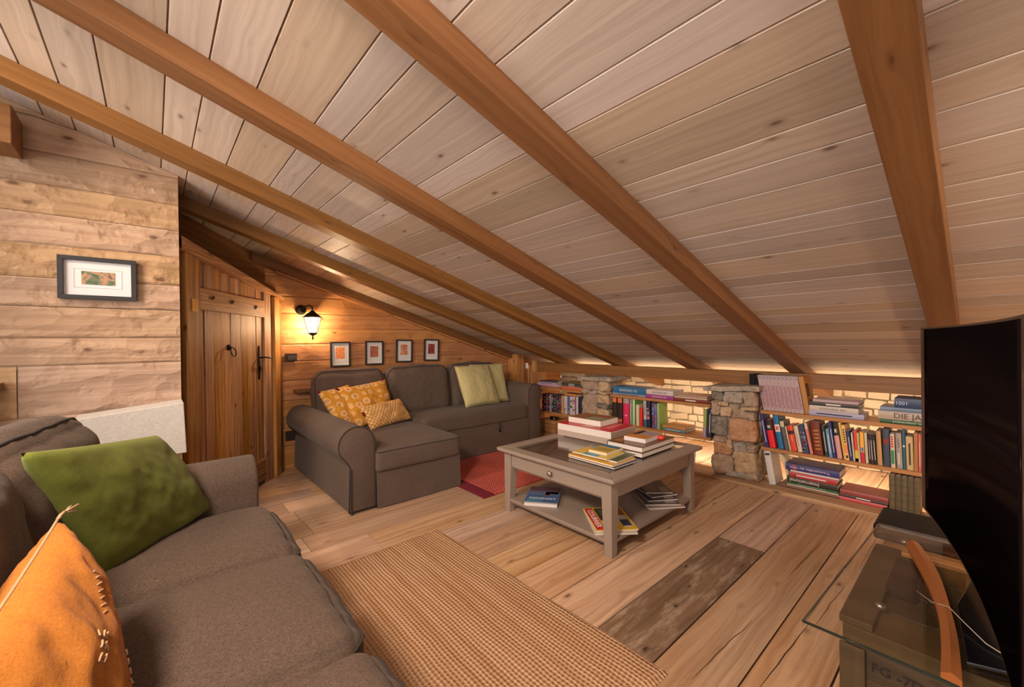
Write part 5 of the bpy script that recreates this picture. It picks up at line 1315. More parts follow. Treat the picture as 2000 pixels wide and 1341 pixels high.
# --------------------------------------------------- things on the coffee table
def lying(name, cat, label, cx, cy, z, w, d, th, ang, c, top=None, group=None, edge=None, hard=False, parts=()):
    """book or magazine lying on its back cover: w along local x (spine at left), d along local y"""
    e = empty(name, label, cat, (cx, cy, z), rotz=ang, group=group)
    b = bmesh.new()
    if hard:
        bbox(b, -w/2, w/2, -d/2, d/2, 0, 0.003); bbox(b, -w/2, w/2, -d/2, d/2, th-0.003, th); bbox(b, -w/2-0.002, -w/2+0.002, -d/2, d/2, 0, th)
        obj('cover', b, col(c, 0.3), e, False, 0.0006)
        b = bmesh.new(); bbox(b, -w/2+0.002, w/2-0.004, -d/2+0.004, d/2-0.004, 0.003, th-0.003); obj('pages', b, edge or M_paper, e, False)
    else:
        bbox(b, -w/2, w/2, -d/2, d/2, th-0.0015, th); bbox(b, -w/2, w/2, -d/2, d/2, 0, 0.001); bbox(b, -w/2-0.0005, -w/2+0.001, -d/2, d/2, 0, th)
        obj('cover', b, col(c, 0.35), e, False)
        b = bmesh.new(); bbox(b, -w/2+0.001, w/2-0.0005, -d/2+0.0005, d/2-0.0005, 0.001, th-0.0015); obj('pages', b, edge or M_paper, e, False)
    for (nm, x0, x1, y0, y1, cc) in parts:
        b = bmesh.new(); bbox(b, w*(x0-0.5), w*(x1-0.5), d*(y0-0.5), d*(y1-0.5), th-0.0002, th+0.0005); obj(nm, b, col(cc, 0.35), e, False)
    return e
zt_ = 0.4125
M_wpage = plain('white_book_pages', (0.68, 0.62, 0.58), 0.85, bscale=300)
e = lying('book', 'book', 'very large thick red-covered book lying at the back of the coffee table', -1.845, 2.40, zt_, 0.46, 0.30, 0.086, 0.03, (0.55, 0.02, 0.03), edge=M_wpage, hard=False, parts=(('cover_picture', 0.42, 0.62, 0.08, 0.95, (0.55, 0.28, 0.22)), ('cover_stripe', 0.78, 0.84, 0.3, 0.9, (0.7, 0.2, 0.18))))
b = bmesh.new(); bbox(b, -0.2305, 0.2295, -0.1505, -0.1495, 0.0, 0.040); obj('slipcase_edge', b, col((0.40, 0.31, 0.27), 0.7), e, False)
b = bmesh.new(); bbox(b, 0.2290, 0.2305, -0.15, 0.15, 0.0, 0.080); obj('slipcase_end', b, col((0.42, 0.29, 0.22), 0.7), e, False)
lying('book', 'book', 'thick picture-covered paperback lying on the very large red book', -1.90, 2.44, zt_+0.0868, 0.285, 0.215, 0.040, 0.03, (0.20, 0.19, 0.04), edge=M_wpage, parts=(('cover_picture', 0.05, 0.45, 0.1, 0.9, (0.30, 0.10, 0.05)), ('cover_picture', 0.5, 0.95, 0.1, 0.55, (0.28, 0.27, 0.20)), ('cover_picture', 0.5, 0.9, 0.6, 0.95, (0.33, 0.06, 0.05))))
e = lying('book', 'book', 'large dark-covered coffee-table book under another, right side of the table', -1.43, 2.325, zt_, 0.245, 0.385, 0.030, 0.0, (0.09, 0.045, 0.03), hard=True, edge=M_wpage)
e = lying('book', 'book', 'large dark-covered coffee-table book lying on its twin, under the small book', -1.43, 2.327, zt_+0.0305, 0.245, 0.385, 0.032, 0.0, (0.14, 0.065, 0.025), hard=True, edge=M_wpage, parts=(('cover_picture', 0.06, 0.3, 0.1, 0.35, (0.36, 0.17, 0.08)), ('cover_picture', 0.35, 0.95, 0.75, 0.95, (0.22, 0.07, 0.03))))
lying('book', 'book', 'small orange paperback lying on the two large dark books', -1.42, 2.335, zt_+0.0636, 0.145, 0.225, 0.027, 0.05, (0.55, 0.22, 0.05), edge=plain('bright_pages', (0.66, 0.62, 0.66), 0.8), parts=(('cover_picture', 0.2, 0.95, 0.45, 0.95, (0.33, 0.27, 0.30)), ('cover_picture', 0.05, 0.3, 0.35, 0.9, (0.12, 0.04, 0.03))))
e = empty('jar_lid', 'small round red lid standing at the edge of the large dark books', 'lid', (-1.338, 2.40, zt_+0.0635))
b = bmesh.new(); lathe(b, [(0.020, 0), (0.023, 0.004), (0.023, 0.018), (0.020, 0.022), (0.002, 0.023)], 20); obj('lid_body', b, col((0.65, 0.05, 0.03), 0.3), e)
g = 'magazines piled at the front of the coffee table'
lying('magazine', 'magazine', 'navy-edged magazine at the bottom of the front pile on the coffee table', -1.455, 1.955, zt_, 0.325, 0.225, 0.008, -0.02, (0.05, 0.05, 0.13), group=g)
lying('magazine', 'magazine', 'yellow magazine second from bottom of the front pile on the coffee table', -1.465, 1.955, zt_+0.0085, 0.315, 0.215, 0.010, -0.01, (0.68, 0.36, 0.035), group=g)
lying('magazine', 'magazine', 'white magazine with dark spine line in the front pile on the coffee table', -1.435, 1.985, zt_+0.019, 0.23, 0.20, 0.010, 0.06, (0.08, 0.10, 0.04), group=g, edge=M_wpage)
e = lying('magazine', 'magazine', 'yellow map-covered guide with blue title in the front pile on the coffee table', -1.485, 1.955, zt_+0.0295, 0.235, 0.185, 0.008, 0.05, (0.62, 0.45, 0.10), group=g, parts=(('title_strip', 0.30, 0.72, 0.0, 0.22, (0.02, 0.28, 0.50)), ('cover_picture', 0.05, 0.6, 0.3, 0.8, (0.66, 0.40, 0.03)), ('cover_picture', 0.05, 0.3, 0.82, 0.98, (0.10, 0.32, 0.50))))
e = lying('book', 'book', 'small yellow and blue guidebook on top of the front pile on the coffee table', -1.465, 2.00, zt_+0.038, 0.125, 0.165, 0.015, 0.03, (0.60, 0.36, 0.05), group=g, parts=(('cover_picture', 0.02, 0.98, 0.7, 0.98, (0.02, 0.16, 0.33)), ('cover_picture', 0.1, 0.9, 0.15, 0.55, (0.33, 0.26, 0.05))))
# lower shelf
zl = 0.0866
def quad_center(a, b, c, d): return ((a[0]+b[0]+c[0]+d[0])/4, (a[1]+b[1]+c[1]+d[1])/4)
# LONDON: title reads upside down from the camera
e = lying('book', 'book', 'blue city guidebook titled LONDON lying on the table\'s lower shelf', -1.875, 1.89, zl, 0.205, 0.285, 0.022, 0.0, (0.05, 0.13, 0.30), edge=M_wpage, parts=())
e.rotation_euler = (0, 0, math.radians(36.5))
for (nm, x0, x1, y0, y1, cc) in (('cover_picture', 0.02, 0.98, 0.72, 0.98, (0.10, 0.055, 0.075)), ('cover_picture', 0.02, 0.98, 0.50, 0.72, (0.11, 0.14, 0.25)), ('cover_picture', 0.55, 0.68, 0.45, 0.70, (0.30, 0.09, 0.03)), ('cover_picture', 0.68, 0.95, 0.58, 0.70, (0.38, 0.25, 0.16)), ('cover_picture', 0.05, 0.5, 0.08, 0.22, (0.06, 0.22, 0.36)), ('cover_border', 0.0, 1.0, 0.0, 0.05, (0.55, 0.48, 0.45))):
    b = bmesh.new(); bbox(b, 0.205*(x0-0.5), 0.205*(x1-0.5), 0.285*(y0-0.5), 0.285*(y1-0.5), 0.0215, 0.0224); obj(nm, b, col(cc, 0.3), e, False)
text_part('title', 'LONDON', 0.038, M_white, e, T(0.0, -0.062, 0.0228) @ RZ(PI), bold=0.0006)
e = lying('magazine', 'magazine', 'white magazine under the red-titled one on the table\'s lower shelf', -1.378, 1.905, zl, 0.30, 0.225, 0.009, 0.0, (0.60, 0.52, 0.42), edge=M_wpage); e.rotation_euler = (0, 0, math.radians(-40))
e = lying('magazine', 'magazine', 'yellow-framed magazine with red COURRIER title on the table\'s lower shelf', -1.385, 1.915, zl+0.0095, 0.290, 0.225, 0.010, 0.0, (0.70, 0.45, 0.03)); e.rotation_euler = (0, 0, math.radians(53-90))
for (nm, x0, x1, y0, y1, cc) in (('title_strip', 0.03, 0.97, 0.02, 0.22, (0.58, 0.03, 0.03)), ('cover_picture', 0.04, 0.60, 0.25, 0.66, (0.045, 0.04, 0.035)), ('cover_picture', 0.12, 0.36, 0.34, 0.54, (0.07, 0.09, 0.05)), ('cover_picture', 0.04, 0.40, 0.68, 0.94, (0.30, 0.09, 0.05)), ('cover_picture', 0.43, 0.90, 0.68, 0.94, (0.48, 0.40, 0.36)), ('cover_picture', 0.60, 0.86, 0.70, 0.92, (0.05, 0.05, 0.09)), ('cover_picture', 0.64, 0.90, 0.26, 0.36, (0.55, 0.50, 0.45)), ('cover_picture', 0.66, 0.82, 0.38, 0.50, (0.5, 0.04, 0.05))):
    b = bmesh.new(); k = 0.0004*len(e.children); bbox(b, 0.29*(x0-0.5), 0.29*(x1-0.5), 0.225*(y0-0.5), 0.225*(y1-0.5), 0.0095, 0.0102+k*0.5); obj(nm, b, col(cc, 0.3), e, False)
text_part('title', 'COURRIER', 0.042, M_white, e, T(0.0, 0.225*(0.12-0.5), 0.0112), bold=0.0008, sx=1.1)
g = 'magazines fanned at the back of the table\'s lower shelf'
cc_ = [(-1.375, 2.40, 0.305, 0.225, -0.62, (0.34, 0.25, 0.20), 'pink and beige magazine at the bottom of the fan'), (-1.385, 2.405, 0.28, 0.215, -0.72, (0.10, 0.07, 0.06), 'brown magazine second in the fan'),
       (-1.405, 2.425, 0.25, 0.19, -0.60, (0.03, 0.04, 0.08), 'dark blue magazine third in the fan'), (-1.425, 2.455, 0.24, 0.18, -0.45, (0.09, 0.055, 0.05), 'dark magazine fourth in the fan'), (-1.435, 2.475, 0.22, 0.165, -0.72, (0.15, 0.075, 0.055), 'reddish-brown magazine topmost in the fan')]
z_ = zl
for (x, y, w, d, a, c, lb) in cc_:
    th = 0.0095; lying('magazine', 'magazine', lb+' on the lower table shelf', x, y, z_, w, d, th, a, c, group=g, edge=M_wpage, parts=(('cover_picture', 0.1, 0.9, 0.1, 0.5, tuple(k*1.7 for k in c)), ('cover_picture', 0.6, 0.95, 0.6, 0.9, (0.3, 0.27, 0.25)))); z_ += th+0.0008

# =================================================================== TELEVISION, GLASS STAND, CRATE
def arc_x(y):
    """inner (screen) edge of the curved television, X as a function of Y, least-squares arc through its foot line"""
    return 0.043-0.0315*(y-1.0)-0.100*(y-1.0)**2
ys = [1.04+(2.293-1.04)*k/28 for k in range(29)]
tv = empty('television', 'large curved black television standing on a glass table at the right edge', 'television', (0.0, 1.7, 0.42))
def band_mesh(off0, off1, z0, z1, ya=0, yb=29, mz=1):
    bm = bmesh.new(); rings = []
    for y in ys[ya:yb]:
        dx = -0.0315-0.2*(y-1.0); n = Vector((1, -dx, 0)).normalized()
        p = Vector((arc_x(y), y, 0))
        rings.append([bm.verts.new(Vector((q.x, q.y-1.7, z-0.42))) for q, z in ((p+n*off0, z0), (p+n*off1, z0), (p+n*off1, z1), (p+n*off0, z1))])
    for i in range(len(rings)-1):
        for k in range(4): bm.faces.new((rings[i][k], rings[i][(k+1) % 4], rings[i+1][(k+1) % 4], rings[i+1][k]))
    bm.faces.new(rings[0][::-1]); bm.faces.new(rings[-1]); return bm
M_scr = bpy.data.materials.new('dark_screen_glass'); M_scr.use_nodes = True; nt = M_scr.node_tree; nt.nodes.clear(); N = NB(nt)
out = N.n('ShaderNodeOutputMaterial'); d_ = N.n('ShaderNodeBsdfDiffuse'); d_.inputs[0].default_value = (0.006, 0.004, 0.005, 1); g__ = N.n('ShaderNodeBsdfGlossy'); g__.inputs['Roughness'].default_value = 0.12; g__.inputs[0].default_value = (0.35, 0.3, 0.32, 1)
mx = N.n('ShaderNodeMixShader'); mx.inputs[0].default_value = 0.045; N.l(d_.outputs[0], mx.inputs[1]); N.l(g__.outputs[0], mx.inputs[2]); N.l(mx.outputs[0], out.inputs[0])
M_bez = plain('bronze_black_bezel', (0.06, 0.035, 0.028), 0.3, 0.6)
obj('screen', band_mesh(0.0, 0.010, 0.432, 1.128, 1, 28), M_scr, tv, True)
obj('bezel', band_mesh(0.001, 0.022, 0.424, 1.134), M_bez, tv, False)
obj('back_shell', band_mesh(0.0225, 0.055, 0.46, 1.05, 3, 26), M_black, tv, False)
# bronze curved foot
M_bronze = plain('copper_bronze_metal', (0.50, 0.175, 0.05), 0.34, 0.5, 0.5)
fo = [(-0.190, 2.05), (-0.168, 1.955), (-0.129, 1.81), (-0.101, 1.69), (-0.081, 1.57), (-0.071, 1.44), (-0.067, 1.31)]
fi = [(-0.160, 2.08), (-0.125, 1.965), (-0.094, 1.855), (-0.069, 1.675), (-0.049, 1.53), (-0.040, 1.42), (-0.034, 1.305)]
bm = bmesh.new(); rings = []
def cat(P, t):
    t = t*(len(P)-1); i = min(int(t), len(P)-2); f = t-i
    p0, p1, p2, p3 = [Vector((*P[max(0, min(len(P)-1, i+k))], 0)) for k in (-1, 0, 1, 2)]
    return 0.5*((2*p1)+(p2-p0)*f+(2*p0-5*p1+4*p2-p3)*f*f+(3*p1-p0-3*p2+p3)*f**3)
def smooth_curve(P):
    q = [cat(P, k/24) for k in range(25)]
    for _ in range(10): q = [q[0]]+[(q[k-1]+q[k]*2+q[k+1])/4 for k in range(1, 24)]+[q[-1]]
    return q
FO, FI = smooth_curve(fo), smooth_curve(fi)
for k in range(25):
    t = k/24; a, b = FO[k], FI[k]; z = 0.3425+0.0*t; hgt = 0.016
    m_ = (a+b)/2
    rings.append([bm.verts.new(Vector((q.x, q.y-1.7, zz-0.42))) for q, zz in ((a, z), (b, z), (b, z+hgt*0.8), (m_, z+hgt*1.35), (a, z+hgt*0.7))])
for i in range(24):
    for k in range(5): bm.faces.new((rings[i][k], rings[i][(k+1) % 5], rings[i+1][(k+1) % 5], rings[i+1][k]))
bm.faces.new(rings[0][::-1]); bm.faces.new(rings[-1]); obj('curved_foot', bm, M_bronze, tv, False)
bm = bmesh.new()     # dark base blade and neck rising behind the foot
poly = [(-0.055, -0.02), (-0.03, -0.30), (0.09, -0.25), (0.10, 0.25), (-0.02, 0.25)]
prism(bm, poly, 0.3425-0.42, 0.352-0.42, 'z'); bbox(bm, 0.045, 0.08, -0.09, 0.09, 0.352-0.42, 0.52-0.42); obj('base_neck', bm, M_blackgl, tv, False, 0.003)
# cable
bm = bmesh.new(); tube(bm, [(-0.135, 1.70, 0.345), (-0.10, 1.655, 0.347), (-0.065, 1.60, 0.374), (-0.035, 1.555, 0.366), (0.0, 1.50, 0.360), (0.06, 1.46, 0.355), (0.16, 1.45, 0.345)], 0.0011, 6)
tag(obj('cable', bm, col((0.5, 0.42, 0.36), 0.3)), 'thin pale cable running across the glass and over the television foot', 'cable')
# glass table
gt_ = empty('glass_table', 'low clear-glass television table resting over a green ammunition crate', 'table', (0.0, 1.77, 0.0))
bm = bmesh.new(); prism(bm, [(-0.325, 1.314-1.77), (0.62, 1.31-1.77), (0.62, 2.235-1.77), (-0.285, 2.228-1.77)], 0.332, 0.340, 'z'); obj('glass_top', bm, glass_mat('tv_table_glass', (1.0, 1.0, 0.99), 0, 0.99), gt_, False)
bm = bmesh.new(); tube(bm, [(-0.3255, 1.3135-1.77, 0.336), (0.62, 1.3095-1.77, 0.336)], 0.0036, 6); obj('glass_edge', bm, plain('glass_edge_green', (0.02, 0.035, 0.03), 0.1), gt_)
bm = bmesh.new(); tube(bm, [(-0.3255, 1.3135-1.77, 0.336), (-0.2855, 2.2285-1.77, 0.336)], 0.0030, 6); obj('glass_edge', bm, plain('glass_edge_dark', (0.06, 0.055, 0.04), 0.1), gt_)
bm = bmesh.new()
for (x, y) in ((-0.20, -0.20), (-0.20, 0.36), (0.5, -0.3), (0.5, 0.36)): lathe(bm, [(0.012, 0), (0.012, 0.013)], 14, (x, y, 0.319))
obj('glass_spacer', bm, M_chrome, gt_)
M_crate = wood('olive_painted_crate', (0.072, 0.048, 0.020), (0.038, 0.024, 0.009), (0.03, 0.018, 0.008), 0.6, 0.8, 0.6, bump=0.5, tvar=0.7, stain=(0.10, 0.062, 0.032))
ac = empty('ammunition_crate', 'olive-green wooden military crate with black stencilled marks under the glass table', 'crate', (-0.262, 1.462, 0.0))
def Cr(fn, name, mat=M_crate, bevel=0.002):
    m = MB(); fn(m); return m.build(name, mat, ac, bevel=bevel)
random.seed(77)
Cr(lambda m: [m.box(0, 0.56, 0.0, 0.62, z, z+0.082, grain='x') for z in (0.0, 0.0825, 0.165)] and None, 'crate_body')
Cr(lambda m: [m.box(-0.004, 0.566, y, y+0.148, 0.2485, 0.298, grain='x') for y in (-0.006, 0.145, 0.296, 0.447)] and None, 'crate_lid')
Cr(lambda m: m.box(-0.010, 0.045, -0.016, -0.0065, 0.0, 0.2475, grain='z'), 'corner_cleat')
Cr(lambda m: m.box(-0.012, 0.06, -0.004, 0.60, 0.2985, 0.318, grain='y'), 'lid_cleat')
Cr(lambda m: m.box(0.48, 0.56, -0.004, 0.60, 0.2985, 0.318, grain='y'), 'lid_cleat')
M_sten = plain('faded_black_stencil', (0.02, 0.012, 0.01), 0.8)
FX = lambda x, z, s=0: Matrix(((1, 0, 0, x), (0, 0, -1, -0.0075 if s else -0.001), (0, 1, 0, z), (0, 0, 0, 1)))
text_part('stencil_mark', 'FG -7D', 0.034, M_sten, ac, FX(0.108, 0.203), bold=0.0008, sx=1.0)
e = empty('game_console', 'black upright device box standing on the crate under the glass', 'electronic box', (-0.205, 1.80, 0.2985))
bm = bmesh.new(); M_ = RZ(0.05); bbox(bm, 0.0, 0.075, -0.10, 0.12, 0, 0.0, None) if False else None
bm.free(); bm = bmesh.new(); prism(bm, [(0, -0.10), (0.068, -0.09), (0.068, 0.15), (0.0, 0.15)], 0.0, 0.0305, 'z'); obj('case', bm, M_black, e, False, 0.002)
bm = bmesh.new(); bbox(bm, 0.004, 0.012, -0.104, -0.1005, 0.004, 0.026); obj('front_slot', bm, M_blackgl, e, False)
# second crate/receiver behind the glass
rc_ = empty('second_crate', 'lower wooden crate behind the first, carrying the glossy black receiver', 'crate', (-0.285, 2.26, 0.0))
m = MB(); random.seed(5); m.box(0, 0.5, 0, 0.40, 0, 0.235, grain='x', tint=(0.5, .3, .5)); m.build('crate_body', M_old, rc_, bevel=0.003)
bm = bmesh.new(); bbox(bm, 0.0, 0.14, -0.003, -0.0005, 0.175, 0.215); obj('paper_label', bm, col((0.22, 0.26, 0.34), 0.5), rc_, False)
e = empty('receiver', 'flat glossy black receiver box behind the glass table beside the antique volumes', 'electronic box', (-0.318, 2.33, 0.236))
bm = bmesh.new(); bbox(bm, 0, 0.43, 0, 0.27, 0, 0.062); obj('case', bm, M_black, e, False, 0.008)
bm = bmesh.new(); bbox(bm, 0.02, 0.41, -0.002, -0.0002, 0.010, 0.022); obj('display_strip', bm, M_bez, e, False)

# =================================================================== LANTERN, PICTURES, SWITCHES
ln = empty('wall_lantern', 'lit black iron wall lantern between the door and the four pictures', 'lantern', (X0+0.005, 1.005, 1.30))
def Ln(bm, name, mat, smooth=True, bevel=0): return obj(name, bm, mat, ln, smooth, bevel)
cx, cy = 0.112, 0.066     # lantern body centre relative to the backplate
bm = bmesh.new(); lathe(bm, [(0.045, 0), (0.045, 0.006), (0.030, 0.016), (0.010, 0.02)], 20); bmesh.ops.transform(bm, matrix=T(0.0, 0, 0.110) @ RY(PI/2), verts=bm.verts); Ln(bm, 'backplate', M_iron)
bm = bmesh.new(); tube(bm, [(0.015, 0, 0.110), (0.05, 0.015, 0.135), (0.09, 0.045, 0.145), (cx, cy, 0.130), (cx, cy, 0.10)], 0.007, 8)
tube(bm, [(0.015, 0, 0.10), (0.035, 0.01, 0.085), (0.05, 0.02, 0.10), (0.055, 0.03, 0.13)], 0.004, 6); Ln(bm, 'bracket_arm', M_iron)
zb, zt2, rb, rt = -0.100, 0.040, 0.038, 0.072
def hexp(r, z, k, off=0.0): a = PI/6+k*PI/3+off; return Vector((cx+r*math.cos(a), cy+r*math.sin(a), z))
bm = bmesh.new()
for k in range(6):
    tube(bm, [hexp(rb, zb, k), hexp(rt, zt2, k)], 0.0035, 6); tube(bm, [hexp(rb, zb, k), hexp(rb, zb, k+1)], 0.0035, 6); tube(bm, [hexp(rt, zt2, k), hexp(rt, zt2, k+1)], 0.004, 6)
    tube(bm, [hexp(rt, zt2, k), hexp(rt+0.018, zt2+0.004, k)], 0.0035, 6)
Ln(bm, 'cage', M_iron)
bm = bmesh.new(); c0 = (cx, cy, 0)
A = [bm.verts.new(hexp(rt+0.006, zt2+0.004, k)) for k in range(6)]; B = [bm.verts.new(hexp(0.022, zt2+0.048, k)) for k in range(6)]; C_ = [bm.verts.new(hexp(0.010, zt2+0.062, k)) for k in range(6)]
for k in range(6): bm.faces.new((A[k], A[(k+1) % 6], B[(k+1) % 6], B[k])); bm.faces.new((B[k], B[(k+1) % 6], C_[(k+1) % 6], C_[k]))
bm.faces.new(C_); Ln(bm, 'roof', M_iron, False)
bm = bmesh.new(); lathe(bm, [(rb+0.004, zb-0.002), (rb-0.006, zb-0.012), (0.014, zb-0.022), (0.006, zb-0.026), (0.006, zb-0.040), (0.009, zb-0.046), (0.005, zb-0.056), (0.001, zb-0.062)][::-1], 6, (cx, cy, 0)); Ln(bm, 'finial', M_iron, False)
mg = bpy.data.materials.new('lantern_glass'); mg.use_nodes = True; nt = mg.node_tree; nt.nodes.clear(); N = NB(nt)
out = N.n('ShaderNodeOutputMaterial'); t_ = N.n('ShaderNodeBsdfTransparent'); t_.inputs[0].default_value = (0.97, 0.93, 0.86, 1)
d_ = N.n('ShaderNodeBsdfTranslucent'); d_.inputs[0].default_value = (1, 0.95, 0.85, 1); mx = N.n('ShaderNodeMixShader'); mx.inputs[0].default_value = 0.35
N.l(t_.outputs[0], mx.inputs[1]); N.l(d_.outputs[0], mx.inputs[2]); N.l(mx.outputs[0], out.inputs[0])
bm = bmesh.new()
for k in range(6):
    q = [hexp(rb-0.003, zb+0.002, k), hexp(rb-0.003, zb+0.002, k+1), hexp(rt-0.003, zt2-0.002, k+1), hexp(rt-0.003, zt2-0.002, k)]
    bm.faces.new([bm.verts.new(v) for v in q])
Ln(bm, 'glass_panes', mg, False)
mb_, nt, b_, out = new_mat('glowing_bulb'); b_.inputs['Emission Color'].default_value = (1, 0.80, 0.55, 1); b_.inputs['Emission Strength'].default_value = 60
bm = bmesh.new(); bmesh.ops.create_uvsphere(bm, u_segments=16, v_segments=10, radius=0.022, matrix=T(cx, cy, -0.028)); Ln(bm, 'bulb', mb_)
lp = light('POINT', 'lantern_light', (X0+0.005+cx, 1.005+cy, 1.272), 85, (1.0, 0.70, 0.42), 0.024)

def art(name, cols, scale, seed, dist=0.8):
    m, nt, b, out = new_mat(name); N = NB(nt)
    tc = N.n('ShaderNodeTexCoord').outputs['Object']; mp = N.n('ShaderNodeMapping'); N.l(tc, mp.inputs[0]); mp.inputs['Location'].default_value = (seed, seed*1.7, seed*.3)
    n = N.noise(mp.outputs[0], scale, 2, 0.5, dist)
    k = len(cols); N.l(N.ramp(n, [(0.30+0.42*i/(k-1), c) for i, c in enumerate(cols)], 'EASE'), b.inputs['Base Color']); b.inputs['Roughness'].default_value = 0.7; return m
def picture(label, M, w, h, fw, aw, ah, mat, group=None, dz=0.0, depth=0.018):
    """local: x right, z up, facing -y"""
    e = empty('framed_picture', label, 'picture', M.translation, group=group); R = M.to_3x3().to_4x4()
    bm = bmesh.new()
    for a, b, c, d in ((-w/2, w/2, -h/2, -h/2+fw), (-w/2, w/2, h/2-fw, h/2), (-w/2, -w/2+fw, -h/2+fw, h/2-fw), (w/2-fw, w/2, -h/2+fw, h/2-fw)): bbox(bm, a, b, -depth, 0, c, d)
    obj('frame', bm, M_frame, e, False, 0.001, R)
    bm = bmesh.new(); bbox(bm, -w/2+fw, w/2-fw, -0.004, -0.001, -h/2+fw, h/2-fw); obj('mount', bm, M_mount, e, False, 0, R)
    bm = bmesh.new()
    for a, b, c, d in ((-aw*0.72, aw*0.72, -ah*0.76+dz, -ah*0.76+dz+0.0015), (-aw*0.72, aw*0.72, ah*0.66+dz, ah*0.66+dz+0.0015), (-aw*0.72, -aw*0.72+0.0015, -ah*0.76+dz, ah*0.66+dz), (aw*0.72-0.0015, aw*0.72, -ah*0.76+dz, ah*0.66+dz)): bbox(bm, a, b, -0.0048, -0.0035, c, d)
    obj('mount_line', bm, col((0.42, 0.40, 0.42)), e, False, 0, R)
    bm = bmesh.new(); bbox(bm, -aw/2, aw/2, -0.0055, -0.004, -ah/2+dz, ah/2+dz); obj('print', bm, mat, e, False, 0, R)
    return e
# wall normals +x: local x -> +y, local y -> -x... facing -y local = +x world
PW = lambda y, z, tilt=0.0: T(X0+0.012, y, z) @ RZ(PI/2) @ RY(tilt)
g = 'four small black-framed pictures in a row over the corner sofa'
specs = [(1.340, 1.002, 0.185, 0.238, ((0.62, 0.10, 0.04), (0.70, 0.32, 0.12), (0.62, 0.14, 0.06), (0.74, 0.5, 0.25)), 'nearest the lantern, with a red and yellow print', 0.0, 30),
         (1.672, 1.006, 0.185, 0.238, ((0.10, 0.10, 0.05), (0.30, 0.22, 0.12), (0.55, 0.07, 0.04), (0.16, 0.16, 0.12)), 'second from the lantern, with a red and dark green print', 0.01, 34),
         (1.996, 1.018, 0.185, 0.238, ((0.60, 0.28, 0.14), (0.52, 0.07, 0.03), (0.66, 0.42, 0.26), (0.16, 0.16, 0.10)), 'third from the lantern, with an orange-red figure-like print', 0.03, 30),
         (2.322, 1.020, 0.185, 0.238, ((0.30, 0.02, 0.03), (0.16, 0.02, 0.03), (0.40, 0.08, 0.05), (0.18, 0.05, 0.03)), 'farthest from the lantern, with a dark red print', 0.035, 40)]
for i, (y, z, w, h, cols_, lb, tl, sc) in enumerate(specs):
    picture('small black-framed picture '+lb, PW(y, z, tl), w, h, 0.014, 0.082, 0.110, art('small_print_%d' % i, cols_, sc, i*3.1), g, 0.012)
picture('wide black-framed picture with a small green and brown print on the near plank wall', T(LX+0.012, -0.200, 1.437) @ RZ(PI/2), 0.277, 0.207, 0.020, 0.118, 0.064,
        art('green_brown_print', ((0.06, 0.11, 0.06), (0.12, 0.16, 0.09), (0.40, 0.23, 0.12), (0.45, 0.27, 0.16), (0.16, 0.09, 0.06)), 26, 4.4), None, 0.002)
def wallplate(name, label, y, z, w, h, cat, keys=2, mat=M_iron):
    e = empty(name, label, cat, (X0+0.009, y, z)); bm = bmesh.new(); bbox(bm, 0, 0.009, -w/2, w/2, -h/2, h/2); obj('plate', bm, plain('bronze_plate', (0.06, 0.045, 0.035), 0.35, 0.5), e, False, 0.003)
    for k in range(keys):
        bm = bmesh.new(); a = -0.022+0.022*k; bbox(bm, 0.009, 0.013, a, a+0.019, -0.018, 0.018); obj('rocker', bm, col((0.09, 0.08, 0.075), 0.4), e, False, 0.001)
wallplate('light_switch', 'dark bronze triple light switch on the gable wall under the lantern', 0.915, 0.985, 0.098, 0.072, 'switch', 3)
wallplate('wall_socket', 'black wall socket low on the gable wall behind the chaise arm', 0.905, 0.297, 0.085, 0.085, 'socket', 0)
m = MB(); random.seed(9); m.box(X0+0.008, X0+0.085, 0.93, 2.9, 0.675, 0.700, grain='y', tint=(0.35, .3, .5)); tag(m.build('wall_ledge', M_beam, bevel=0.002), 'narrow reddish wooden ledge on the gable wall behind the corner sofa', 'ledge')
m = MB(); m.box(LX+0.014, LX+0.10, -1.6, -0.505, 0.915, 0.945, grain='y', tint=(0.45, .3, .5)); m.box(LX+0.014, LX+0.08, -1.55, -0.55, 0.4, 0.914, grain='z', tint=(0.45, .3, .5)); tag(m.build('wooden_cabinet', M_beam, bevel=0.003), 'brown wooden cabinet edge on the near plank wall at the left edge', 'cabinet')

# box-shaped woven shade behind the green cushion
M_shade = fabric('cream_woven_shade', (0.40, 0.36, 0.32), (0.56, 0.52, 0.48), 300, 0.7, 0.5, 0.1)
fl = empty('floor_lamp', 'unlit lamp with oblong cream woven shade behind the green cushion', 'lamp', (-2.46, -0.065, 0.0))
bm = bmesh.new(); y0_, y1_ = -0.19, 0.17
lo = [(-0.0, y0_+0.006, 0.60), (-0.0, y1_+0.008, 0.60), (-0.20, y1_+0.008, 0.60), (-0.20, y0_+0.006, 0.60)]
hi = [(-0.008, y0_, 0.80), (-0.008, y1_, 0.834), (-0.19, y1_, 0.834), (-0.19, y0_, 0.80)]
A = [bm.verts.new(p) for p in lo]; B = [bm.verts.new(p) for p in hi]
for k in range(4): bm.faces.new((A[k], A[(k+1) % 4], B[(k+1) % 4], B[k]))
bm.faces.new(B); bm.faces.new(A[::-1])
so = obj('lamp_shade', bm, M_shade, fl, False, 0.003)
bm = bmesh.new(); lathe(bm, [(0.10, 0), (0.10, 0.012), (0.012, 0.02), (0.009, 0.03), (0.009, 0.72), (0.002, 0.725)], 20, (-0.10, 0.0, 0.0)); tube(bm, [(-0.10, 0, 0.70), (-0.01, 0, 0.70)], 0.003, 6); tube(bm, [(-0.10, 0, 0.70), (-0.19, 0, 0.70)], 0.003, 6)
obj('lamp_stand', bm, M_iron, fl)

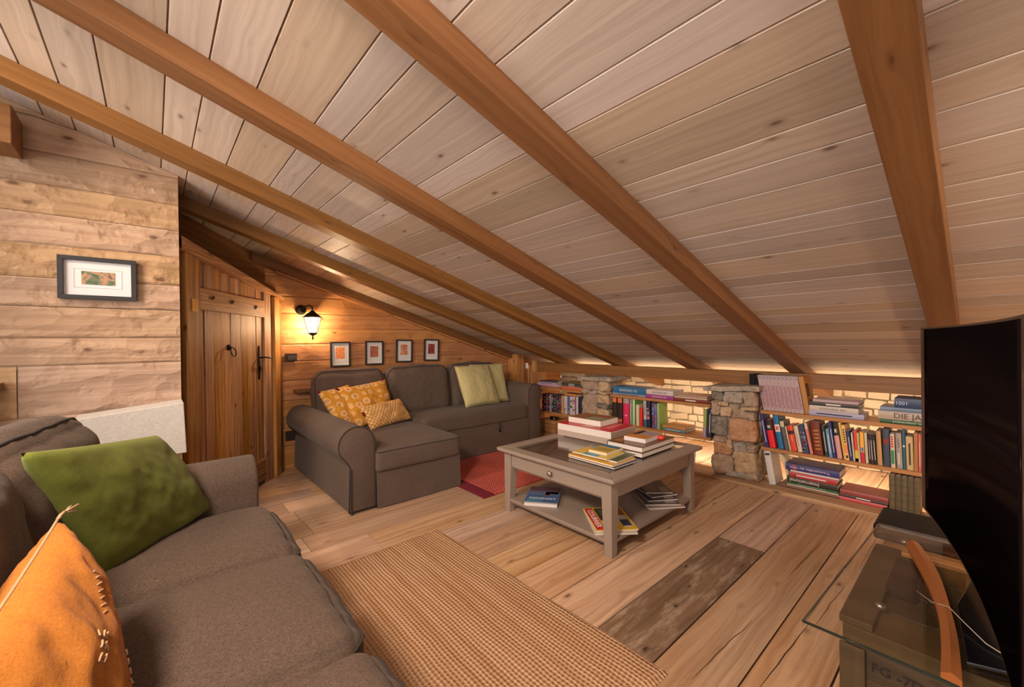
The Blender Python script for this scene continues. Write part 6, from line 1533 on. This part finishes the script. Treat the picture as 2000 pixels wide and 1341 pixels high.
M_shade_ = M_shade
e = empty('corner_lamp', 'small lamp with open cream shade on the floor behind the television', 'lamp', (0.85, 2.95, 0.0))
bm = bmesh.new(); lathe(bm, [(0.07, 0), (0.07, 0.012), (0.012, 0.02), (0.010, 0.27), (0.002, 0.275)], 20); obj('lamp_base', bm, M_iron, e)
bm = bmesh.new(); bmesh.ops.create_cone(bm, cap_ends=False, segments=28, radius1=0.14, radius2=0.09, depth=0.10, matrix=T(0, 0, 0.25)); so = obj('lamp_shade', bm, M_shade_, e); so.modifiers.new('solid', 'SOLIDIFY').thickness = 0.003
bm = bmesh.new(); bmesh.ops.create_uvsphere(bm, u_segments=14, v_segments=8, radius=0.03, matrix=T(0, 0, 0.305)); obj('bulb', bm, mb_, e)
for i, (x, y, z, tg, en, ang) in enumerate(FILL_SPOTS):  # housings for the added fill spots, out of view
    e = empty('ceiling_spotlight', ['white ceiling spotlight above the foreground sofa, behind the camera', 'white ceiling spotlight near the plank wall, behind the camera', 'white ceiling spotlight right of the television, outside the picture'][i], 'spotlight', (x, y, z))
    q = (Vector(tg)-Vector((x, y, z))).to_track_quat('-Z', 'Y').to_matrix().to_4x4()
    bm = bmesh.new(); lathe(bm, [(0.05, 0.0), (0.055, 0.0), (0.05, 0.12), (0.02, 0.13)][1:], 20); bmesh.ops.transform(bm, matrix=q @ T(0, 0, 0.015), verts=bm.verts); obj('lamp_head', bm, M_white, e)
    bm = bmesh.new(); tube(bm, [(0, 0, 0.05), (0, 0, roof_z(y)-z-0.004)], 0.008, 8); obj('lamp_stem', bm, M_white, e)

# =================================================================== LIGHTS OF THE BOOKSHELF NICHE
# warm light strips fixed behind the shelves, under the boards, and behind the long beam
mstrip, nt, b_, out = new_mat('warm_strip'); b_.inputs['Emission Color'].default_value = (1, 0.72, 0.42, 1); b_.inputs['Emission Strength'].default_value = 10
k = 0
for (x0, x1, y, z, en, tgt, lb) in ((-3.45, -2.85, 3.685, 0.530, 2.0, (0.5, -0.6), 'warm light strip behind the upper shelf of the left bay'), (-2.38, -1.50, 3.685, 0.530, 2.8, (0.5, -0.35), 'warm light strip behind the upper shelf of the middle bay'), (-1.07, -0.16, 3.685, 0.530, 2.8, (0.5, -0.35), 'warm light strip behind the upper shelf of the right bay'),
        (-2.38, -1.50, 3.685, 0.262, 3.2, (0.5, -0.35), 'warm light strip behind the lower shelf of the middle bay'), (-1.07, -0.16, 3.685, 0.262, 3.2, (0.5, -0.35), 'warm light strip behind the lower shelf of the right bay'),
        (-3.6, 1.2, 3.88, 0.727, 6.5, (0.10, 0.35), 'long warm light strip hidden behind the ceiling beam')):
    e = empty('light_strip', lb, 'light', (x0, y, z), group='warm light strips behind the bookshelves')
    bm = bmesh.new(); bbox(bm, 0, x1-x0, -0.008, 0.008, -0.010, 0.004); obj('housing', bm, M_white, e, False)
    bm = bmesh.new(); bbox(bm, 0.01, x1-x0-0.01, 0.0085, 0.011, -0.007, 0.001); obj('diffuser', bm, mstrip, e, False)
    light('AREA', 'niche_light_%d' % k, ((x0+x1)/2, y+0.02, z-0.002), en, (1.0, 0.74, 0.47), x1-x0, 0.03, ((x0+x1)/2, y+0.02+tgt[0], z+tgt[1])); k += 1
